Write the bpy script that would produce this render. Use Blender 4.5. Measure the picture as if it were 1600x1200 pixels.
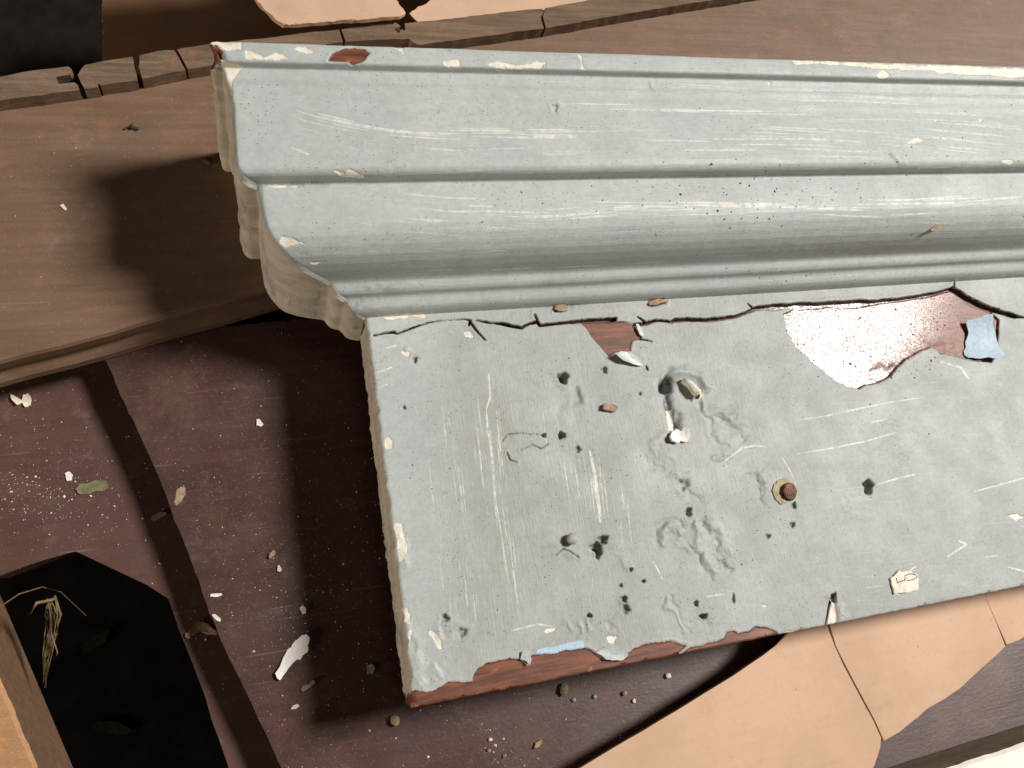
import bpy, bmesh, math, random
import numpy as np
from mathutils import Vector, Matrix

for o in list(bpy.data.objects): bpy.data.objects.remove(o)
SC = bpy.context.scene
COL = SC.collection
random.seed(7); RNG = np.random.default_rng(11)

# ------------------------------------------------------------------ camera
# World axes: X along the cornice, Y up its face, Z out of its face.  z = 0 is the face of the flat board.
FPX = 1300.0
CAMH = 0.45
_ax = np.array([4290., 383., -1300.]); _ax /= np.linalg.norm(_ax)
_ay = np.array([-830., 4880., -1300.]); _ay -= _ax * (_ax @ _ay); _ay /= np.linalg.norm(_ay)
_az = np.cross(_ax, _ay)
ROT = np.array([_ax, _ay, _az])
CAMP = np.array([0., 0., CAMH])
cam_d = bpy.data.cameras.new('camera'); cam = bpy.data.objects.new('camera', cam_d); COL.objects.link(cam)
cam_d.sensor_width = 36; cam_d.lens = FPX / 1600 * 36; cam_d.clip_start = 0.01; cam_d.clip_end = 50
M4 = Matrix([list(ROT[0]) + [0], list(ROT[1]) + [0], list(ROT[2]) + [CAMH], [0, 0, 0, 1]])
cam.matrix_world = M4
SC.camera = cam
# ------------------------------------------------------------------ light
w = bpy.data.worlds.new('World'); SC.world = w; w.use_nodes = True
w.node_tree.nodes['Background'].inputs[0].default_value = (1.0, 0.86, 0.72, 1)
w.node_tree.nodes['Background'].inputs[1].default_value = 0.035
def lamp(name, loc, target, size, power, col):
    d = bpy.data.lights.new(name, 'AREA'); d.shape = 'DISK'; d.size = size; d.energy = power; d.color = col
    o = bpy.data.objects.new(name, d); COL.objects.link(o); o.location = loc
    o.rotation_euler = (Vector(target) - Vector(loc)).to_track_quat('-Z', 'Y').to_euler(); return o
lamp('work_lamp', (3.10, 0.62, 3.50), (0.2, 0.12, 0), 1.05, 318, (1.0, 0.960, 0.910))
lamp('fill_lamp', (-2.2, -0.80, 0.27), (0.05, 0.2, 0), 0.5, 28.0, (1.0, 0.86, 0.70))  # added unseen warm fill to brighten the return, no real lamp
SC.view_settings.view_transform = 'Standard'; SC.view_settings.look = 'None'
SC.view_settings.exposure = 0.0; SC.view_settings.gamma = 1
SC.render.engine = 'CYCLES'

# ------------------------------------------------------------------ helpers
def un(px, py, z=0.0):
    """real position, on the level z, of a point measured on the photograph"""
    d = ROT @ np.array([px - 800., -(py - 600.), -FPX]); t = (z - CAMH) / d[2]; return CAMP + t * d
def measure(P):
    q = (P - CAMP) @ ROT
    return 800 + FPX * q[:, 0] / -q[:, 2], 600 - FPX * q[:, 1] / -q[:, 2]
def tag(o, label=None, cat=None, group=None, kind=None):
    for k, v in (('label', label), ('category', cat), ('group', group), ('kind', kind)):
        if v: o[k] = v
    return o
def link(name, me, mat, parent=None):
    o = bpy.data.objects.new(name, me); COL.objects.link(o)
    if mat is not None: me.materials.append(mat)
    if parent is not None: o.parent = parent
    return o
def mesh_np(name, V, F, smooth=True):
    me = bpy.data.meshes.new(name); n = len(V); F = np.asarray(F, np.int32)
    me.vertices.add(n); me.vertices.foreach_set('co', np.asarray(V, np.float32).ravel())
    k = F.shape[1]; me.loops.add(F.size); me.loops.foreach_set('vertex_index', F.ravel())
    me.polygons.add(len(F)); me.polygons.foreach_set('loop_start', np.arange(0, F.size, k, dtype=np.int32))
    me.polygons.foreach_set('loop_total', np.full(len(F), k, np.int32))
    me.update(calc_edges=True)
    me.polygons.foreach_set('use_smooth', np.full(len(F), smooth, bool))
    me.validate(); return me
def grid_faces(nr, nc, flip=False):
    i = np.arange(nr * nc).reshape(nr, nc)
    a, b, c, d = i[:-1, :-1].ravel(), i[:-1, 1:].ravel(), i[1:, 1:].ravel(), i[1:, :-1].ravel()
    return np.stack([a, d, c, b] if flip else [a, b, c, d], 1)
def set_attr(me, name, arr):
    at = me.attributes.new(name, 'FLOAT', 'POINT'); at.data.foreach_set('value', np.asarray(arr, np.float32).ravel())
def vnoise(x, y, seed=0):
    xi = np.floor(x).astype(np.int64); yi = np.floor(y).astype(np.int64); fx = x - xi; fy = y - yi
    fx = fx * fx * (3 - 2 * fx); fy = fy * fy * (3 - 2 * fy)
    def h(a, b):
        n = (a * 374761393 + b * 668265263 + seed * 982451653) & 0x7fffffff
        n = ((n ^ (n >> 13)) * 1274126177) & 0x7fffffff
        n = n ^ (n >> 16); return (n & 0xffff) / 65535.0
    return (h(xi, yi) * (1 - fx) + h(xi + 1, yi) * fx) * (1 - fy) + (h(xi, yi + 1) * (1 - fx) + h(xi + 1, yi + 1) * fx) * fy - 0.5
def fbm(x, y, seed=0, oct=4):
    r = 0; a = 1.0
    for k in range(oct): r = r + a * vnoise(x, y, seed + 17 * k); x = x * 2.03 + 5.1; y = y * 2.03 + 9.7; a *= 0.5
    return r
def sstep(a, b, x):
    t = np.clip((x - a) / (b - a), 0, 1); return t * t * (3 - 2 * t)
def seg_dist(X, Y, x0, y0, x1, y1):
    dx, dy = x1 - x0, y1 - y0; L = dx * dx + dy * dy + 1e-12
    t = np.clip(((X - x0) * dx + (Y - y0) * dy) / L, 0, 1)
    return np.hypot(X - x0 - t * dx, Y - y0 - t * dy), t
def poly_sd(X, Y, pts):
    d = np.full(X.shape, 1e9); ins = np.zeros(X.shape, bool); n = len(pts)
    for i in range(n):
        (x0, y0), (x1, y1) = pts[i], pts[(i + 1) % n]
        d = np.minimum(d, seg_dist(X, Y, x0, y0, x1, y1)[0])
        c = ((y0 > Y) != (y1 > Y)) & (X < (x1 - x0) * (Y - y0) / (y1 - y0 + 1e-12) + x0)
        ins ^= c
    return np.where(ins, d, -d)          # positive inside

# ------------------------------------------------------------------ materials
class NT:
    def __init__(s, name):
        s.m = bpy.data.materials.new(name); s.m.use_nodes = True; s.t = s.m.node_tree
        s.b = s.t.nodes['Principled BSDF']; s.tc = s.t.nodes.new('ShaderNodeTexCoord')
    def n(s, ty, **kw):
        o = s.t.nodes.new(ty)
        for k, v in kw.items(): setattr(o, k, v)
        return o
    def l(s, a, b): s.t.links.new(a, b)
    def inp(s, sock, v):
        if hasattr(v, 'is_linked') or isinstance(v, bpy.types.NodeSocket): s.l(v, sock)
        else: sock.default_value = v
    def coord(s, scale=(1, 1, 1), rot=(0, 0, 0), loc=(0, 0, 0)):
        mp = s.n('ShaderNodeMapping'); s.l(s.tc.outputs['Object'], mp.inputs[0])
        mp.inputs['Scale'].default_value = scale; mp.inputs['Rotation'].default_value = rot; mp.inputs['Location'].default_value = loc
        return mp.outputs[0]
    def noise(s, co, scale, detail=4, rough=0.55, dist=0.0):
        o = s.n('ShaderNodeTexNoise'); s.l(co, o.inputs['Vector']); o.inputs['Scale'].default_value = scale
        o.inputs['Detail'].default_value = detail; o.inputs['Roughness'].default_value = rough; o.inputs['Distortion'].default_value = dist
        return o.outputs[0]
    def voro(s, co, scale, out='Distance'):
        o = s.n('ShaderNodeTexVoronoi'); s.l(co, o.inputs['Vector']); o.inputs['Scale'].default_value = scale
        return o.outputs[out]
    def ramp(s, fac, a, b, lo=0.0, hi=1.0):
        o = s.n('ShaderNodeMapRange', interpolation_type='SMOOTHSTEP'); s.l(fac, o.inputs[0])
        o.inputs[1].default_value = a; o.inputs[2].default_value = b; o.inputs[3].default_value = lo; o.inputs[4].default_value = hi
        return o.outputs[0]
    def math(s, op, a, b=0.0):
        o = s.n('ShaderNodeMath', operation=op); s.inp(o.inputs[0], a); s.inp(o.inputs[1], b); return o.outputs[0]
    def mix(s, fac, a, b, bt='MIX'):
        o = s.n('ShaderNodeMix', data_type='RGBA', blend_type=bt); s.inp(o.inputs[0], fac)
        for k, v in ((6, a), (7, b)):
            if isinstance(v, tuple): v = v if len(v) == 4 else v + (1,)
            s.inp(o.inputs[k], v)
        return o.outputs[2]
    def fmix(s, fac, a, b):
        o = s.n('ShaderNodeMix', data_type='FLOAT'); s.inp(o.inputs[0], fac); s.inp(o.inputs[2], a); s.inp(o.inputs[3], b); return o.outputs[0]
    def attr(s, name):
        return s.n('ShaderNodeAttribute', attribute_name=name).outputs['Fac']
    def bump(s, h, dist, strength=1.0, prev=None):
        o = s.n('ShaderNodeBump'); s.l(h, o.inputs['Height']); o.inputs['Distance'].default_value = dist; s.inp(o.inputs['Strength'], strength)
        if prev is not None: s.l(prev, o.inputs['Normal'])
        return o.outputs[0]
    def out(s, col, rough, normal=None, spec=0.5):
        s.inp(s.b.inputs['Base Color'], col if not isinstance(col, tuple) else (col if len(col) == 4 else col + (1,)))
        s.inp(s.b.inputs['Roughness'], rough); s.inp(s.b.inputs['Specular IOR Level'], spec)
        if normal is not None: s.l(normal, s.b.inputs['Normal'])
        return s.m

def make_paint():
    m = NT('flaking_grey_paint'); co = m.coord()
    base = m.mix(m.ramp(m.noise(co, 14, 5), .30, .72), (.418, .462, .456), (.490, .515, .500))
    base = m.mix(m.ramp(m.noise(co, 9, 4), .50, .78, 0, .30), base, (.48, .46, .42))
    blotch = m.ramp(m.noise(co, 60, 5, .65), .58, .75, 0, .22)
    base = m.mix(blotch, base, (.31, .33, .315))
    base = m.mix(m.ramp(m.noise(co, 330, 3, .6), .38, .66, 0, .26), base, (.31, .33, .32))
    base = m.mix(m.ramp(m.noise(co, 130, 6, .75), .44, .66, 0, .30), base, (.345, .365, .345))
    brush = m.fmix(m.attr('worn'), m.noise(m.coord(scale=(1, 12, 12)), 70, 6, .7), m.noise(m.coord(scale=(12, 1, 12)), 70, 6, .7))
    base = m.mix(m.ramp(brush, .52, .74, 0, .22), base, (.58, .59, .56))
    dirt = m.ramp(m.noise(co, 30, 8, .72), .46, .70, 0, .34); base = m.mix(dirt, base, (.350, .365, .315))
    base = m.mix(m.math('MULTIPLY', m.attr('scuff_y'), m.ramp(m.noise(m.coord(scale=(5, 1, 1)), 26, 6, .7), .38, .62, .1, .65)), base, (.36, .36, .295))
    base = m.mix(m.math('MULTIPLY', m.attr('worn'), m.ramp(m.noise(co, 18, 6, .65), .30, .62, .55, 1)), base, m.mix(1.0, base, (.80, .785, .77), 'MULTIPLY'))
    # fine brushed scuffs that show the cream coat below
    cx = m.coord(scale=(1.0, 16, 16)); cy = m.coord(scale=(18, 1.1, 18))
    sx = m.ramp(m.noise(cx, 62, 4, .6), .60, .72); sy = m.ramp(m.noise(cy, 62, 4, .6), .61, .73)
    scx = m.math('MULTIPLY', sx, m.attr('scuff_x')); scy = m.math('MULTIPLY', sy, m.attr('scuff_y'))
    base = m.mix(m.math('MULTIPLY', m.math('ADD', scx, scy), .85), base, (.72, .70, .60))
    beige = m.mix(m.ramp(m.noise(m.coord(scale=(1, 1, 3)), 30, 5, .6), .35, .7), (.47, .41, .33), (.60, .55, .46))
    beige = m.mix(m.ramp(m.noise(m.coord(scale=(3, 1, 1), rot=(0, 0, .7)), 38, 6, .7), .54, .62, 0, .8), beige, (.30, .315, .30))
    base = m.mix(m.ramp(m.attr('beige'), .2, .8), base, beige)
    jit = m.math('MULTIPLY', m.math('SUBTRACT', m.noise(co, 420, 4, .7), .5), 6.0)
    def mask(a, wd=.6): return m.ramp(m.math('ADD', m.attr(a), jit), -wd, wd)
    grime_shade = m.ramp(m.attr('grime_shade'), 0, 1, 0, .85)
    base = m.mix(m.math('MULTIPLY', grime_shade, m.ramp(m.noise(co, 240, 4, .65), .36, .60)), base, (.085, .075, .06))  # real grime plus the recess shade put into the paint colour
    base = m.mix(m.math('MULTIPLY', m.ramp(m.math('ADD', m.attr('scratch_d'), m.math('MULTIPLY', jit, .22)), -.7, .7), m.ramp(m.noise(co, 230, 3, .6), .34, .58, .15, .80)), base, (.76, .74, .66))
    white = mask('white_d')
    base = m.mix(white, base, m.mix(m.ramp(m.noise(co, 150, 4), .35, .7), (.80, .77, .68), (.70, .62, .50)))
    base = m.mix(mask('blue_d', .8), base, (.42, .56, .68))
    wood = mask('wood_d', .5)
    wc = m.mix(m.ramp(m.noise(m.coord(scale=(1, 9, 9)), 40, 6, .65), .35, .68), (.090, .028, .015), (.230, .068, .027))
    wc = m.mix(m.ramp(m.noise(co, 90, 5, .65), .60, .72, 0, .75), wc, (.42, .20, .12))
    dust = m.ramp(m.noise(co, 1500, 2), .56, .68, 0, .5)
    wc = m.mix(m.math('MULTIPLY', dust, m.attr('dusty')), wc, (.62, .45, .42))
    col = m.mix(wood, base, wc)
    col = m.mix(m.ramp(m.math('ADD', m.attr('crack_d'), m.math('MULTIPLY', jit, .3)), -.5, .6), col, (.055, .022, .014))  # crack insides coloured dark in place of the shade they would hold
    speck = m.ramp(m.voro(co, 360), .10, .16, .0, 1)
    keep = m.ramp(m.noise(co, 36, 3), .40, .58, 0, .75)
    col = m.mix(m.math('MULTIPLY', m.math('SUBTRACT', 1.0, speck), keep), col, (.10, .09, .08))
    ro = m.fmix(wood, m.ramp(m.noise(co, 45, 4), .3, .7, .38, .54), m.fmix(m.attr('dusty'), .52, m.ramp(m.noise(co, 800, 4, .7), .36, .66, .17, .50)))
    h1 = m.noise(co, 260, 3, .5); h2 = m.noise(co, 1100, 2)
    keepb = m.fmix(wood, 1.0, .12)
    nm = m.bump(brush, .0007, m.math('MULTIPLY', keepb, .42)); nm = m.bump(h1, .00018, m.math('MULTIPLY', keepb, .45), nm); nm = m.bump(h2, .00014, m.math('MULTIPLY', keepb, .55), nm)
    edge = m.ramp(m.math('ADD', m.attr('white_d'), jit), -1.5, 1.0, 1, 0)
    nm = m.bump(edge, .0003, .4, nm)
    m.out(col, ro, nm, m.fmix(wood, .24, m.fmix(m.attr('dusty'), .4, .50))); m.l(m.math('MULTIPLY', m.math('MULTIPLY', wood, m.attr('dusty')), .0), m.b.inputs['Coat Weight']); m.b.inputs['Coat Roughness'].default_value = .30
    return m.m
PAINT = make_paint()

def make_wood(name, c1, c2, c3, rot=0.0, rough=(.42, .6), grain=1.0, scuff=(.5, .4, .33), scuff_amt=.25, stain=None, spec=.45, scale=1.0):
    m = NT(name); co = m.coord(); g = m.coord(scale=(1 * scale, 14 * scale, 14 * scale), rot=(0, 0, rot))
    n1 = m.noise(g, 14, 7, .62, .4); n2 = m.noise(g, 60, 5, .6)
    col = m.mix(m.ramp(n1, .33, .68), c1, c2)
    col = m.mix(m.ramp(n2, .50, .74, 0, .6 * grain), col, c3)
    blot = m.ramp(m.noise(co, 13, 5, .6), .40, .70, 0, .55); col = m.mix(blot, col, c1)
    if stain: col = m.mix(m.ramp(m.noise(m.coord(loc=(.31, .2, 0)), 17, 9, .74), .50, .68, 0, .5), col, stain)
    sc = m.math('MULTIPLY', m.ramp(m.noise(co, 34, 9, .78), .54, .70), scuff_amt)
    col = m.mix(sc, col, scuff)
    ln = m.ramp(m.noise(m.coord(scale=(1.2, 26, 26), rot=(0, 0, rot - .55)), 16, 3, .5), .66, .74, 0, .45); col = m.mix(m.math('MULTIPLY', ln, scuff_amt * 2.2), col, scuff)
    red = m.ramp(m.noise(co, 55, 5, .65), .56, .72, 0, .5); col = m.mix(red, col, tuple(min(1, v * k_) for v, k_ in zip(c2, (1.35, 1.0, .85))))
    fine = m.ramp(m.noise(co, 900, 2), .60, .72, 0, .35); col = m.mix(fine, col, scuff)
    nm = m.bump(n2, .0004 if rough[0] < .7 else .0012, .35 * grain if rough[0] < .7 else .7); nm = m.bump(m.noise(co, 420, 4, .6), .0003, .35, nm)
    return m.out(col, m.ramp(m.noise(co, 28, 5), .3, .7, rough[0], rough[1]), nm, spec)

def c8(r, g, b): return tuple(((v / 255 + .055) / 1.055) ** 2.4 if v > 10 else v / 255 / 12.92 for v in (r, g, b))
BROWN = make_wood('brown_varnished_wood', (.158, .093, .058), (.202, .122, .078), (.125, .075, .050), rot=-.18, grain=.35, scuff=(.34, .23, .17), scuff_amt=.3, stain=(.115, .080, .060))
PURPLE = make_wood('dark_red_varnish', (.060, .029, .025), (.082, .037, .030), (.048, .027, .025), rot=1.2, grain=.5, rough=(.34, .5), scuff=(.22, .17, .14), scuff_amt=.32, stain=(.135, .082, .052))
REDB = make_wood('worn_red_varnish', (.088, .043, .034), (.112, .053, .041), (.068, .036, .031), rot=1.2, grain=.6, rough=(.4, .6), scuff=(.22, .17, .14), scuff_amt=.4, stain=(.13, .080, .058))

OLD = make_wood('weathered_raw_wood', (.135, .088, .058), (.225, .150, .100), (.07, .045, .03), rot=-.18, grain=1.0, rough=(.75, .9), scuff=(.33, .25, .19), scuff_amt=.35, spec=.2)
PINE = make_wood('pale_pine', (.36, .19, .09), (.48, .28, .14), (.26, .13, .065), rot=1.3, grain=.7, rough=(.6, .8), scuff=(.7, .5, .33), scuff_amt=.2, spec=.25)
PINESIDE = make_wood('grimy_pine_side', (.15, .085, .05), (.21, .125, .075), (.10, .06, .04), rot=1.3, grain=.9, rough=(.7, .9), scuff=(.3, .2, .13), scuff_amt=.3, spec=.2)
CREAMW = make_wood('cream_painted_wood', (.80, .77, .68), (.84, .81, .73), (.70, .66, .56), grain=.3, rough=(.4, .5), scuff=(.6, .52, .42), scuff_amt=.2)
EDGESHADE = make_wood('shaded_edge_wood', (.20, .165, .115), (.26, .21, .15), (.14, .11, .08), grain=.8, rough=(.7, .9), scuff=(.4, .33, .25), scuff_amt=.3, spec=.2)  # the edge's side shading put into a darker olive tone
def make_card(name, a, b):
    m = NT(name); co = m.coord()
    col = m.mix(m.ramp(m.noise(co, 16, 5, .6), .3, .7), a, b)
    col = m.mix(m.ramp(m.noise(m.coord(), 320, 4, .6), .5, .75, 0, .22), col, tuple(v * .78 for v in a))
    flute = m.ramp(m.noise(m.coord(scale=(1, 40, 1), rot=(0, 0, 1.0)), 9, 2), .40, .62, 0, .05); col = m.mix(flute, col, tuple(v * .72 for v in a))
    col = m.mix(m.ramp(m.noise(co, 26, 8, .7), .54, .72, 0, .35), col, tuple(v * .66 for v in a))
    sp = m.ramp(m.voro(co, 95), .03, .05, .85, 0)
    col = m.mix(m.math('MULTIPLY', sp, m.ramp(m.noise(co, 40, 2), .55, .6)), col, (.10, .05, .03))
    nm = m.bump(m.noise(co, 40, 4), .0012, .25); nm = m.bump(m.noise(co, 900, 3), .0001, .4, nm)
    return m.out(col, .78, nm, .2)
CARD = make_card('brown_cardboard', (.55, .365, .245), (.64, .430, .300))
CARDSHADE = make_card('shaded_cardboard', (.26, .145, .08), (.33, .185, .105))  # darker cardboard copy with the flap's shadow put into its colour
def plain(name, c, rough=.6, var=.25, spec=.4, sc=300, metal=0.0):
    m = NT(name); co = m.coord()
    col = m.mix(m.ramp(m.noise(co, sc, 4, .6), .3, .7), tuple(v * (1 - var) for v in c), tuple(min(1, v * (1 + var * .6)) for v in c))
    m.b.inputs['Metallic'].default_value = metal
    return m.out(col, rough, m.bump(m.noise(co, sc * 2, 3), .0003, .5), spec)
FLOORM = plain('void_shade', (.012, .009, .007), .95, .4, .1, 40)  # near-black tone paints the shade of the void onto the floor
FLOORL = plain('shaded_leaf', (.022, .018, .012), .9, .4, .1)  # leaf colour darkened to stand for the shade in the gap
CREAM = plain('cream_paint_chip', (.74, .68, .56), .6, .2)
WHITE = plain('white_paint_chip', (.80, .76, .72), .55, .1)
TAN = plain('tan_wood_chip', (.36, .25, .155), .8, .35)
OLV = plain('olive_clod', (.20, .175, .12), .9, .4)
GREYC = plain('grey_paint_chip', (.36, .37, .34), .55, .2)
BLUE = plain('pale_blue_undercoat', (.40, .52, .62), .5, .1)
GREYP = plain('grey_paint_film', (.42, .45, .44), .4, .12)
RUST = plain('rusty_metal', (.17, .085, .055), .6, .5, .5, 900, .35)
YELL = plain('yellow_residue', (.38, .315, .16), .6, .4)
DARK = plain('dark_crumb', (.05, .038, .028), .85, .4)
LEAF = plain('faded_leaf', (.17, .16, .085), .7, .3)
STRAW = plain('dry_straw_fibre', (.20, .135, .065), .7, .4)
PINK = plain('pinkish_husk', (.42, .26, .20), .7, .4)
WOODIN = plain('bare_red_wood', (.20, .06, .028), .5, .4)

# ------------------------------------------------------------------ floor and boards
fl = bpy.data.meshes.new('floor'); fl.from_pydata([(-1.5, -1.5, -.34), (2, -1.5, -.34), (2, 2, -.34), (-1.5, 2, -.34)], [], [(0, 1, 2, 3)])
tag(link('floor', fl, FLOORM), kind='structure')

def dense(pts, step=.004, jit=.00025, seed=0, closed=True):
    r = random.Random(seed); out = []; n = len(pts); p = [np.asarray(q, float)[:2] for q in pts]
    for i in range(n if closed else n - 1):
        a, b = p[i], p[(i + 1) % n]; L = np.linalg.norm(b - a); k = max(1, int(L / step)); nn = np.array([-(b - a)[1], (b - a)[0]]) / (L + 1e-9)
        for j in range(k): out.append(a + (b - a) * j / k + nn * (r.uniform(-jit, jit) if j else 0))
    if not closed: out.append(p[-1])
    return out
def slab(name, pts, ztop, thick, mat, parent=None, bevel=.0012, zf=None, step=.004, jit=.00025, seed=0, side=None):
    """a solid plate with the given outline (world xy), slightly uneven edges, bevelled rims"""
    P = dense(pts, step, jit, seed); area = sum(P[i][0] * P[(i + 1) % len(P)][1] - P[(i + 1) % len(P)][0] * P[i][1] for i in range(len(P)))
    if area < 0: P = P[::-1]
    bm = bmesh.new(); zf = zf or (lambda x, y: 0.0)
    t = [bm.verts.new((p[0], p[1], ztop + zf(*p))) for p in P]; b = [bm.verts.new((p[0], p[1], ztop - thick + zf(*p))) for p in P]
    ft = bm.faces.new(t); bm.faces.new(b[::-1])
    for i in range(len(P)):
        j = (i + 1) % len(P); f = bm.faces.new((b[i], b[j], t[j], t[i])); f.material_index = 1 if side else 0
    if bevel: bmesh.ops.bevel(bm, geom=list(ft.edges), offset=bevel, segments=3, affect='EDGES', profile=.5, clamp_overlap=True)
    for f in bm.faces: f.smooth = len(f.verts) <= 4 and bevel > 0 and abs(f.normal.z) > .05
    me = bpy.data.meshes.new(name); bm.to_mesh(me); bm.free()
    o = link(name, me, mat, parent)
    if side: me.materials.append(side)
    return o
ZB, ZP, ZR = -.036, -.066, -.089
# wide brown board: the cornice leans on it; its near edge has a bead and two grooves
a0, a1 = un(0, 566, ZB), un(430, 450, ZB); dv = (a1 - a0) / np.linalg.norm(a1 - a0); nv = np.array([-dv[1], dv[0], 0])
f0 = un(0, 166, ZB); WB = float((f0 - a0) @ nv) + .006
prof = [(.0035, 0), (.0012, -.0008), (0, -.003), (.0002, -.0105), (.0022, -.0125), (.0028, -.0150), (.0022, -.0175), (.0004, -.0190), (-.0012, -.0205), (-.0030, -.0230), (-.0034, -.0286), (-.0020, -.0297), (WB, -.0297), (WB, -.001), (WB - .001, 0)]
N = 60; V = []
for i in range(N + 1):
    s = -.35 + 1.35 * i / N; w_ = .0005 * math.sin(i * 1.7) + .0004 * math.sin(i * .63)
    for (q, z) in prof: V.append(a0 + dv * s + nv * (q + (w_ if q < .01 else 0)) + np.array([0, 0, z]))
k = len(prof); F = [(i * k + j, i * k + (j + 1) % k, (i + 1) * k + (j + 1) % k, (i + 1) * k + j) for i in range(N) for j in range(k)]
me = bpy.data.meshes.new('wide_board'); me.from_pydata([tuple(v) for v in V], [], F + [tuple(range(k))[::-1], tuple(N * k + j for j in range(k))]); 
bm = bmesh.new(); bm.from_mesh(me); bmesh.ops.recalc_face_normals(bm, faces=bm.faces); bm.to_mesh(me); bm.free()
tag(link('wide_board', me, BROWN), 'wide brown wooden board with grooved edge lying under the cornice top', 'board')
# dark red board under the cornice
pl = [un(150, 530, ZP), un(165, 562, ZP), un(250, 750, ZP), un(345, 1000, ZP), un(440, 1200, ZP), un(520, 1400, ZP)]
tag(slab('dark_red_board', [pl[0], pl[1], pl[2], pl[3], pl[4], pl[5], (.95, -.24), (.95, .235)], ZP, .0226, PURPLE, bevel=.0010, seed=3, jit=.0004),
    'dark red varnished board lying beneath the grey cornice, dusted with paint crumbs', 'board')
# lower red board with the broken corner
zr = ZR
lp = [un(-260, 905, zr), un(0, 900, zr), un(112, 860, zr), un(120, 859, zr), un(266, 934, zr), un(280, 985, zr), un(308, 1055, zr), un(356, 1195, zr), un(380, 1330, zr), un(620, 1330, zr), (.03, .26, 0), (-.36, .26, 0)]
tag(slab('notched_red_board', lp, zr, .016, REDB, bevel=.0010, seed=5, jit=.0005, step=.013), 'worn red board with a broken notch above the black gap, left edge', 'board')
# timber at the lower left
zb = -.088
bt = [un(-20, 905, zb), un(0, 930, zb), un(92, 1200, zb), un(160, 1400, zb), un(-300, 1400, zb), un(-330, 905, zb)]
P0, P1 = un(-14, 895, zb - .03), un(106, 1200, zb - .03)
bmv = []
SGN = 1
def beam(name, e0, e1, ztop, zbot, width, mat, side, label, cat, spread=0.0, split=0.0):
    e0, e1 = np.asarray(e0, float)[:2], np.asarray(e1, float)[:2]; d = (e1 - e0) / np.linalg.norm(e1 - e0); nr = np.array([-d[1], d[0]])
    bm = bmesh.new(); NN = 40; rows = []
    for i in range(NN + 1):
        p = e0 + (e1 - e0) * i / NN; j = .00025 * math.sin(i * .9) + .0002 * math.sin(i * 2.3)
        pr = [(spread, zbot), (spread * .4, ztop - .012), (0 + j, ztop - .002), (-.002 + j, ztop), (-width, ztop), (-width, zbot)]
        rows.append([bm.verts.new((*(p + nr * q * SGN), z)) for q, z in pr])
    for i in range(NN):
        for q in range(6):
            f = bm.faces.new((rows[i][q], rows[i][(q + 1) % 6], rows[i + 1][(q + 1) % 6], rows[i + 1][q])); f.material_index = 1 if q in (0, 1) else 0
    bm.faces.new(rows[0]); bm.faces.new(rows[-1][::-1]); bmesh.ops.recalc_face_normals(bm, faces=bm.faces)
    me = bpy.data.meshes.new(name); bm.to_mesh(me); bm.free(); o = link(name, me, mat); me.materials.append(side)
    return tag(o, label, cat)
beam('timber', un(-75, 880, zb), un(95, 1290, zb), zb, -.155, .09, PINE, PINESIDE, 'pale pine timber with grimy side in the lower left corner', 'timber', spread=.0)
# cream painted board at the lower right corner
zc = -.030
e0, e1 = un(1360, 1240, zc), un(1760, 1110, zc)
beam('cream_board', e0, e1, zc, ZP + .0002, .06, CREAMW, EDGESHADE, 'cream painted board with a shade-toned olive edge in the lower right corner', 'board')

# weathered batten: a row of broken pieces beyond the wide board
bat = bpy.data.objects.new('weathered_batten', None); COL.objects.link(bat); bat.location = un(0, 165, ZB)
tag(bat, 'weathered raw wood batten broken into pieces along the far board', 'batten')
zt = -.026
def piece(pts, seed):
    o = slab('broken_piece', [un(x, y, zt) for x, y in pts], zt, .024, OLD, bevel=.0003, seed=seed, step=.0050, jit=.00035)
    o.parent = bat; o.matrix_parent_inverse = Matrix.Translation(-Vector(bat.location))
piece([(-180, 178), (0, 157), (124, 140), (121, 132), (116, 128), (90, 132), (87, 120), (110, 116), (112, 108), (106, 103), (60, 109), (0, 120), (-180, 150)], 1)
piece([(132, 139), (153, 136), (153, 127), (157, 134), (214, 125), (207, 88), (170, 94), (132, 101), (126, 109), (121, 117)], 2)
piece([(222, 123), (290, 109), (272, 78), (245, 80), (217, 86), (219, 98), (216, 104)], 3)
piece([(293, 108), (350, 98), (536, 65), (530, 46), (480, 51), (400, 61), (340, 67), (276, 77)], 4)
piece([(540, 65), (640, 60), (645, 66), (655, 70), (760, 56), (850, 44), (844, 26), (848, 13), (760, 22), (680, 32), (660, 33), (632, 36), (634, 47), (622, 52), (615, 46), (626, 40), (616, 33), (565, 40), (533, 46)], 5)
piece([(853, 44), (930, 30), (1012, 16), (1100, 2), (1300, -30), (1290, -62), (1000, -14), (900, 4), (852, 12), (848, 26)], 6)

# cardboard beyond the batten
def card(name, polys, label, z, mat=CARD, th=.0035):
    e = bpy.data.objects.new(name, None); COL.objects.link(e); c = un(*polys[0][0], z); e.location = c; tag(e, label, 'cardboard')
    for i, pts in enumerate(polys):
        o = slab('flap', [un(x, y, z) for x, y in pts], z, th, mat, bevel=.0010, seed=40 + i, step=.003, jit=.0004)
        o.parent = e; o.matrix_parent_inverse = Matrix.Translation(-Vector(e.location))
    return e
card('cardboard_flap', [[(345, -290), (365, -60), (402, 2), (425, 26), (442, 38), (470, 37), (520, 32), (580, 29), (625, 25), (634, 19), (612, -8), (600, -40), (640, -62), (640, -290)]], 'brown cardboard flap with rounded corner beyond the broken batten', -.018)  # far end out of view, extended to shade the low panel
card('cardboard_flap', [[(638, 20), (690, -8), (720, -40), (650, -66), (600, -120), (600, -290), (1250, -290), (1250, -60), (1000, -8), (930, 2), (760, 30), (660, 42), (648, 30)]], 'brown cardboard flap behind the batten, right of the dark triangle', -.034)  # unseen left and far edges shaped to block light from the low panel
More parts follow.
